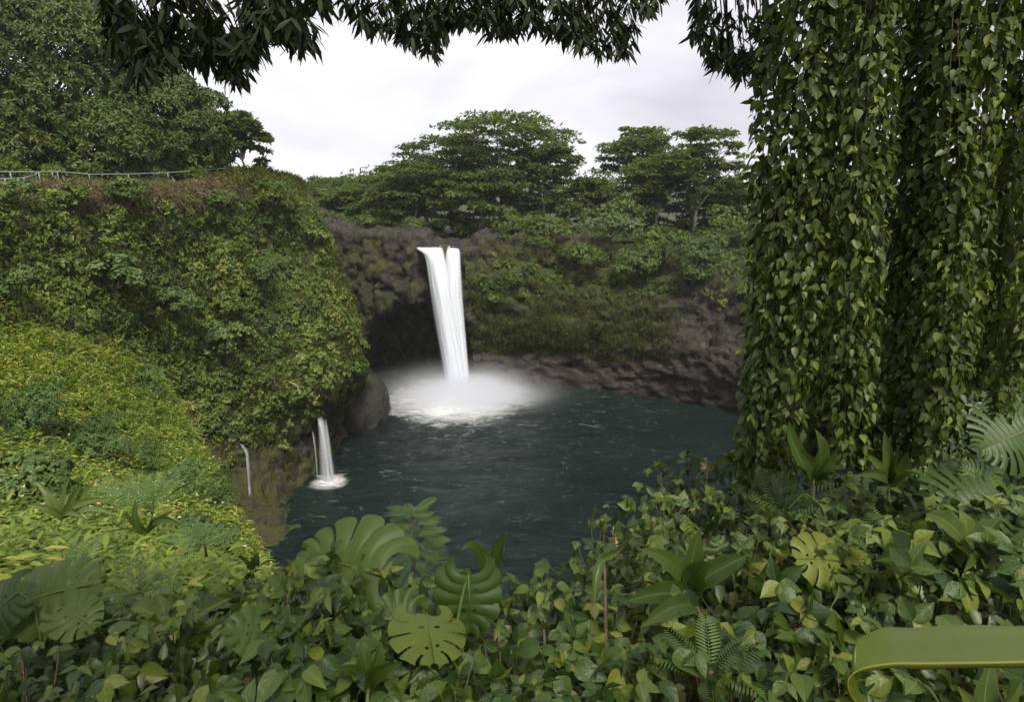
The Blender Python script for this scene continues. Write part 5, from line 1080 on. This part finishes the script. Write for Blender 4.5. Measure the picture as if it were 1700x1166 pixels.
# an orange fallen leaf at the bottom edge
b = at(706, 1180, 2.3); root = thing('orange_leaf', b, 'single upright orange dying leaf at the bottom edge', 'leaf')
blade(root, b, b, at(700, 1160, 2.3), at(713, 1130, 2.35), 0.022, M['orange'], 'blade'); tubes('stalk', [tube(np.array([b - UP*0.12, b]), [0.003, 0.003], 5)], M['stem_brown'], root, b)
# thin tendrils
for q, lab in (([(1310, 845, 4.6), (1335, 822, 4.6), (1362, 840, 4.5), (1378, 880, 4.4), (1385, 900, 4.3)], 'pale looping tendril above the yellow split leaf'), ([(1330, 1036, 3.2), (1370, 1018, 3.2), (1392, 985, 3.3), (1385, 955, 3.4), (1368, 945, 3.4)], 'pale curved tendril below the yellow split leaf'), ([(755, 1112, 2.8), (785, 1095, 2.8), (800, 1070, 2.9)], 'short thin tendril right of the pale split leaf')):
    b = at(*q[0]); tag(tubes('vine_tendril', [tube(crom(np.array([at(*a) for a in q]), 24), np.full(24, 0.0035), 5)], M['stem_green'], None, b), lab, 'tendril', 'thin tendrils')

# ------------------------------------------------------------------ small feathery tree and flower spikes at the pool edge
rng = np.random.default_rng(17)
def frond_mesh(name, mat, n=15):
    q = np.stack([np.zeros(n), np.linspace(0.1, 1, n), -0.18*np.linspace(0.1, 1, n)**2], 1); parts = []
    for sg in (1, -1):
        L = 0.30*np.sin(np.pi*(0.18+0.75*np.linspace(0, 1, n)))**0.6; parts.append(leaf_arrays(q, np.tile([sg, 0.45, -0.05], (n, 1)), np.tile([0, 0, 1.0], (n, 1)), L, L*0.14, np.full(n, .5), 'blade', 0.1, 0.15))
    parts.append(tube(np.array([[0, 0, 0], [0, 0.5, -0.045], [0, 1, -0.18]]), [0.012, 0.009, 0.004], 4)); V, T, _ = cat_arrays(parts); return new_mesh(name, V, T, mat, False)
M['frond'] = leaf_mat('frond', G((0.045, 0.095, 0.022), (0.075, 0.14, 0.03), (0.11, 0.18, 0.035)), 0.3, 0.4, 0.45, 'object', 0, 1)
FR = [frond_mesh('frond', M['frond'])]
b = at(690, 985, 5.4); tp = at(682, 838, 5.4); root = thing('feathery_sapling', b, 'small feathery-leaved sapling standing against the pool at the bottom', 'sapling'); sp = bez(b, (b+tp)/2 + np.array([0.03, 0, 0]), tp, 12)
tubes('stem', [tube(sp, np.linspace(0.012, 0.004, 12), 6)], M['stem_brown'], root, b)
ps, ds, ns, Ls = [], [], [], []
for i in range(120):
    f = rng.uniform(0.12, 1.0); s = sp[int(f*11)]; a = i*2.4; dd = np.array([math.cos(a), math.sin(a)*0.8, 0.18 + 0.75*max(0, f-0.7)]); s = s + np.array([math.cos(a), math.sin(a), 0])*0.22*(1-f)**0.7
    ps.append(s); ds.append(dd); ns.append(UP + dd*0.1); Ls.append(rng.uniform(0.22, 0.36)*(1.0 - 0.3*f))
add_leaves('frond', root, b, FR, np.array(ps), np.array(ds), np.array(ns), np.array(Ls), rng)
for i, (px, py, D, lab) in enumerate([(1167, 775, 6.6, 'cream flower spike on top of the creeper mound'), (1020, 895, 5.0, 'peach flower spike at the pool edge left of the brown-stemmed plant'), (1170, 782, 6.3, 'small cream flower spike beside the one on the mound')]):
    b = at(px, py+22, D); root = thing('flower_spike', b, lab, 'flower', 'flower spikes'); t0 = at(px, py-14, D); tubes('stalk', [tube(np.array([b - UP*0.25, b, t0]), [0.006, 0.005, 0.003], 5)], M['stem_green'], root, b)
    f = rng.random(16)[:, None]; foliage('petals', rosettes(b*(1-f)+t0*f, sphere_dirs(16, rng), 4, 0.055, 0.4, rng, droop=0.0), M['flower'], root, b, stuff=False)

for i, q in enumerate(FERNS): fern_plant(*q, 800+i)

# ------------------------------------------------------------------ thin humid air over the gorge
m, t, o = mat_new('humid_air'); v = N(t, 'ShaderNodeVolumePrincipled'); v.inputs['Color'].default_value = (0.93, 0.95, 1.0, 1); v.inputs['Density'].default_value = 0.00014; t.links.new(v.outputs[0], o.inputs['Volume'])
bm = bmesh.new(); bmesh.ops.create_cube(bm, size=1.0); me = bpy.data.meshes.new('haze'); bm.to_mesh(me); bm.free(); me.materials.append(m)
hz = link('haze', me); hz.location = (0, 880, 35); hz.scale = (2000, 2000, 76); hz['kind'] = 'stuff'
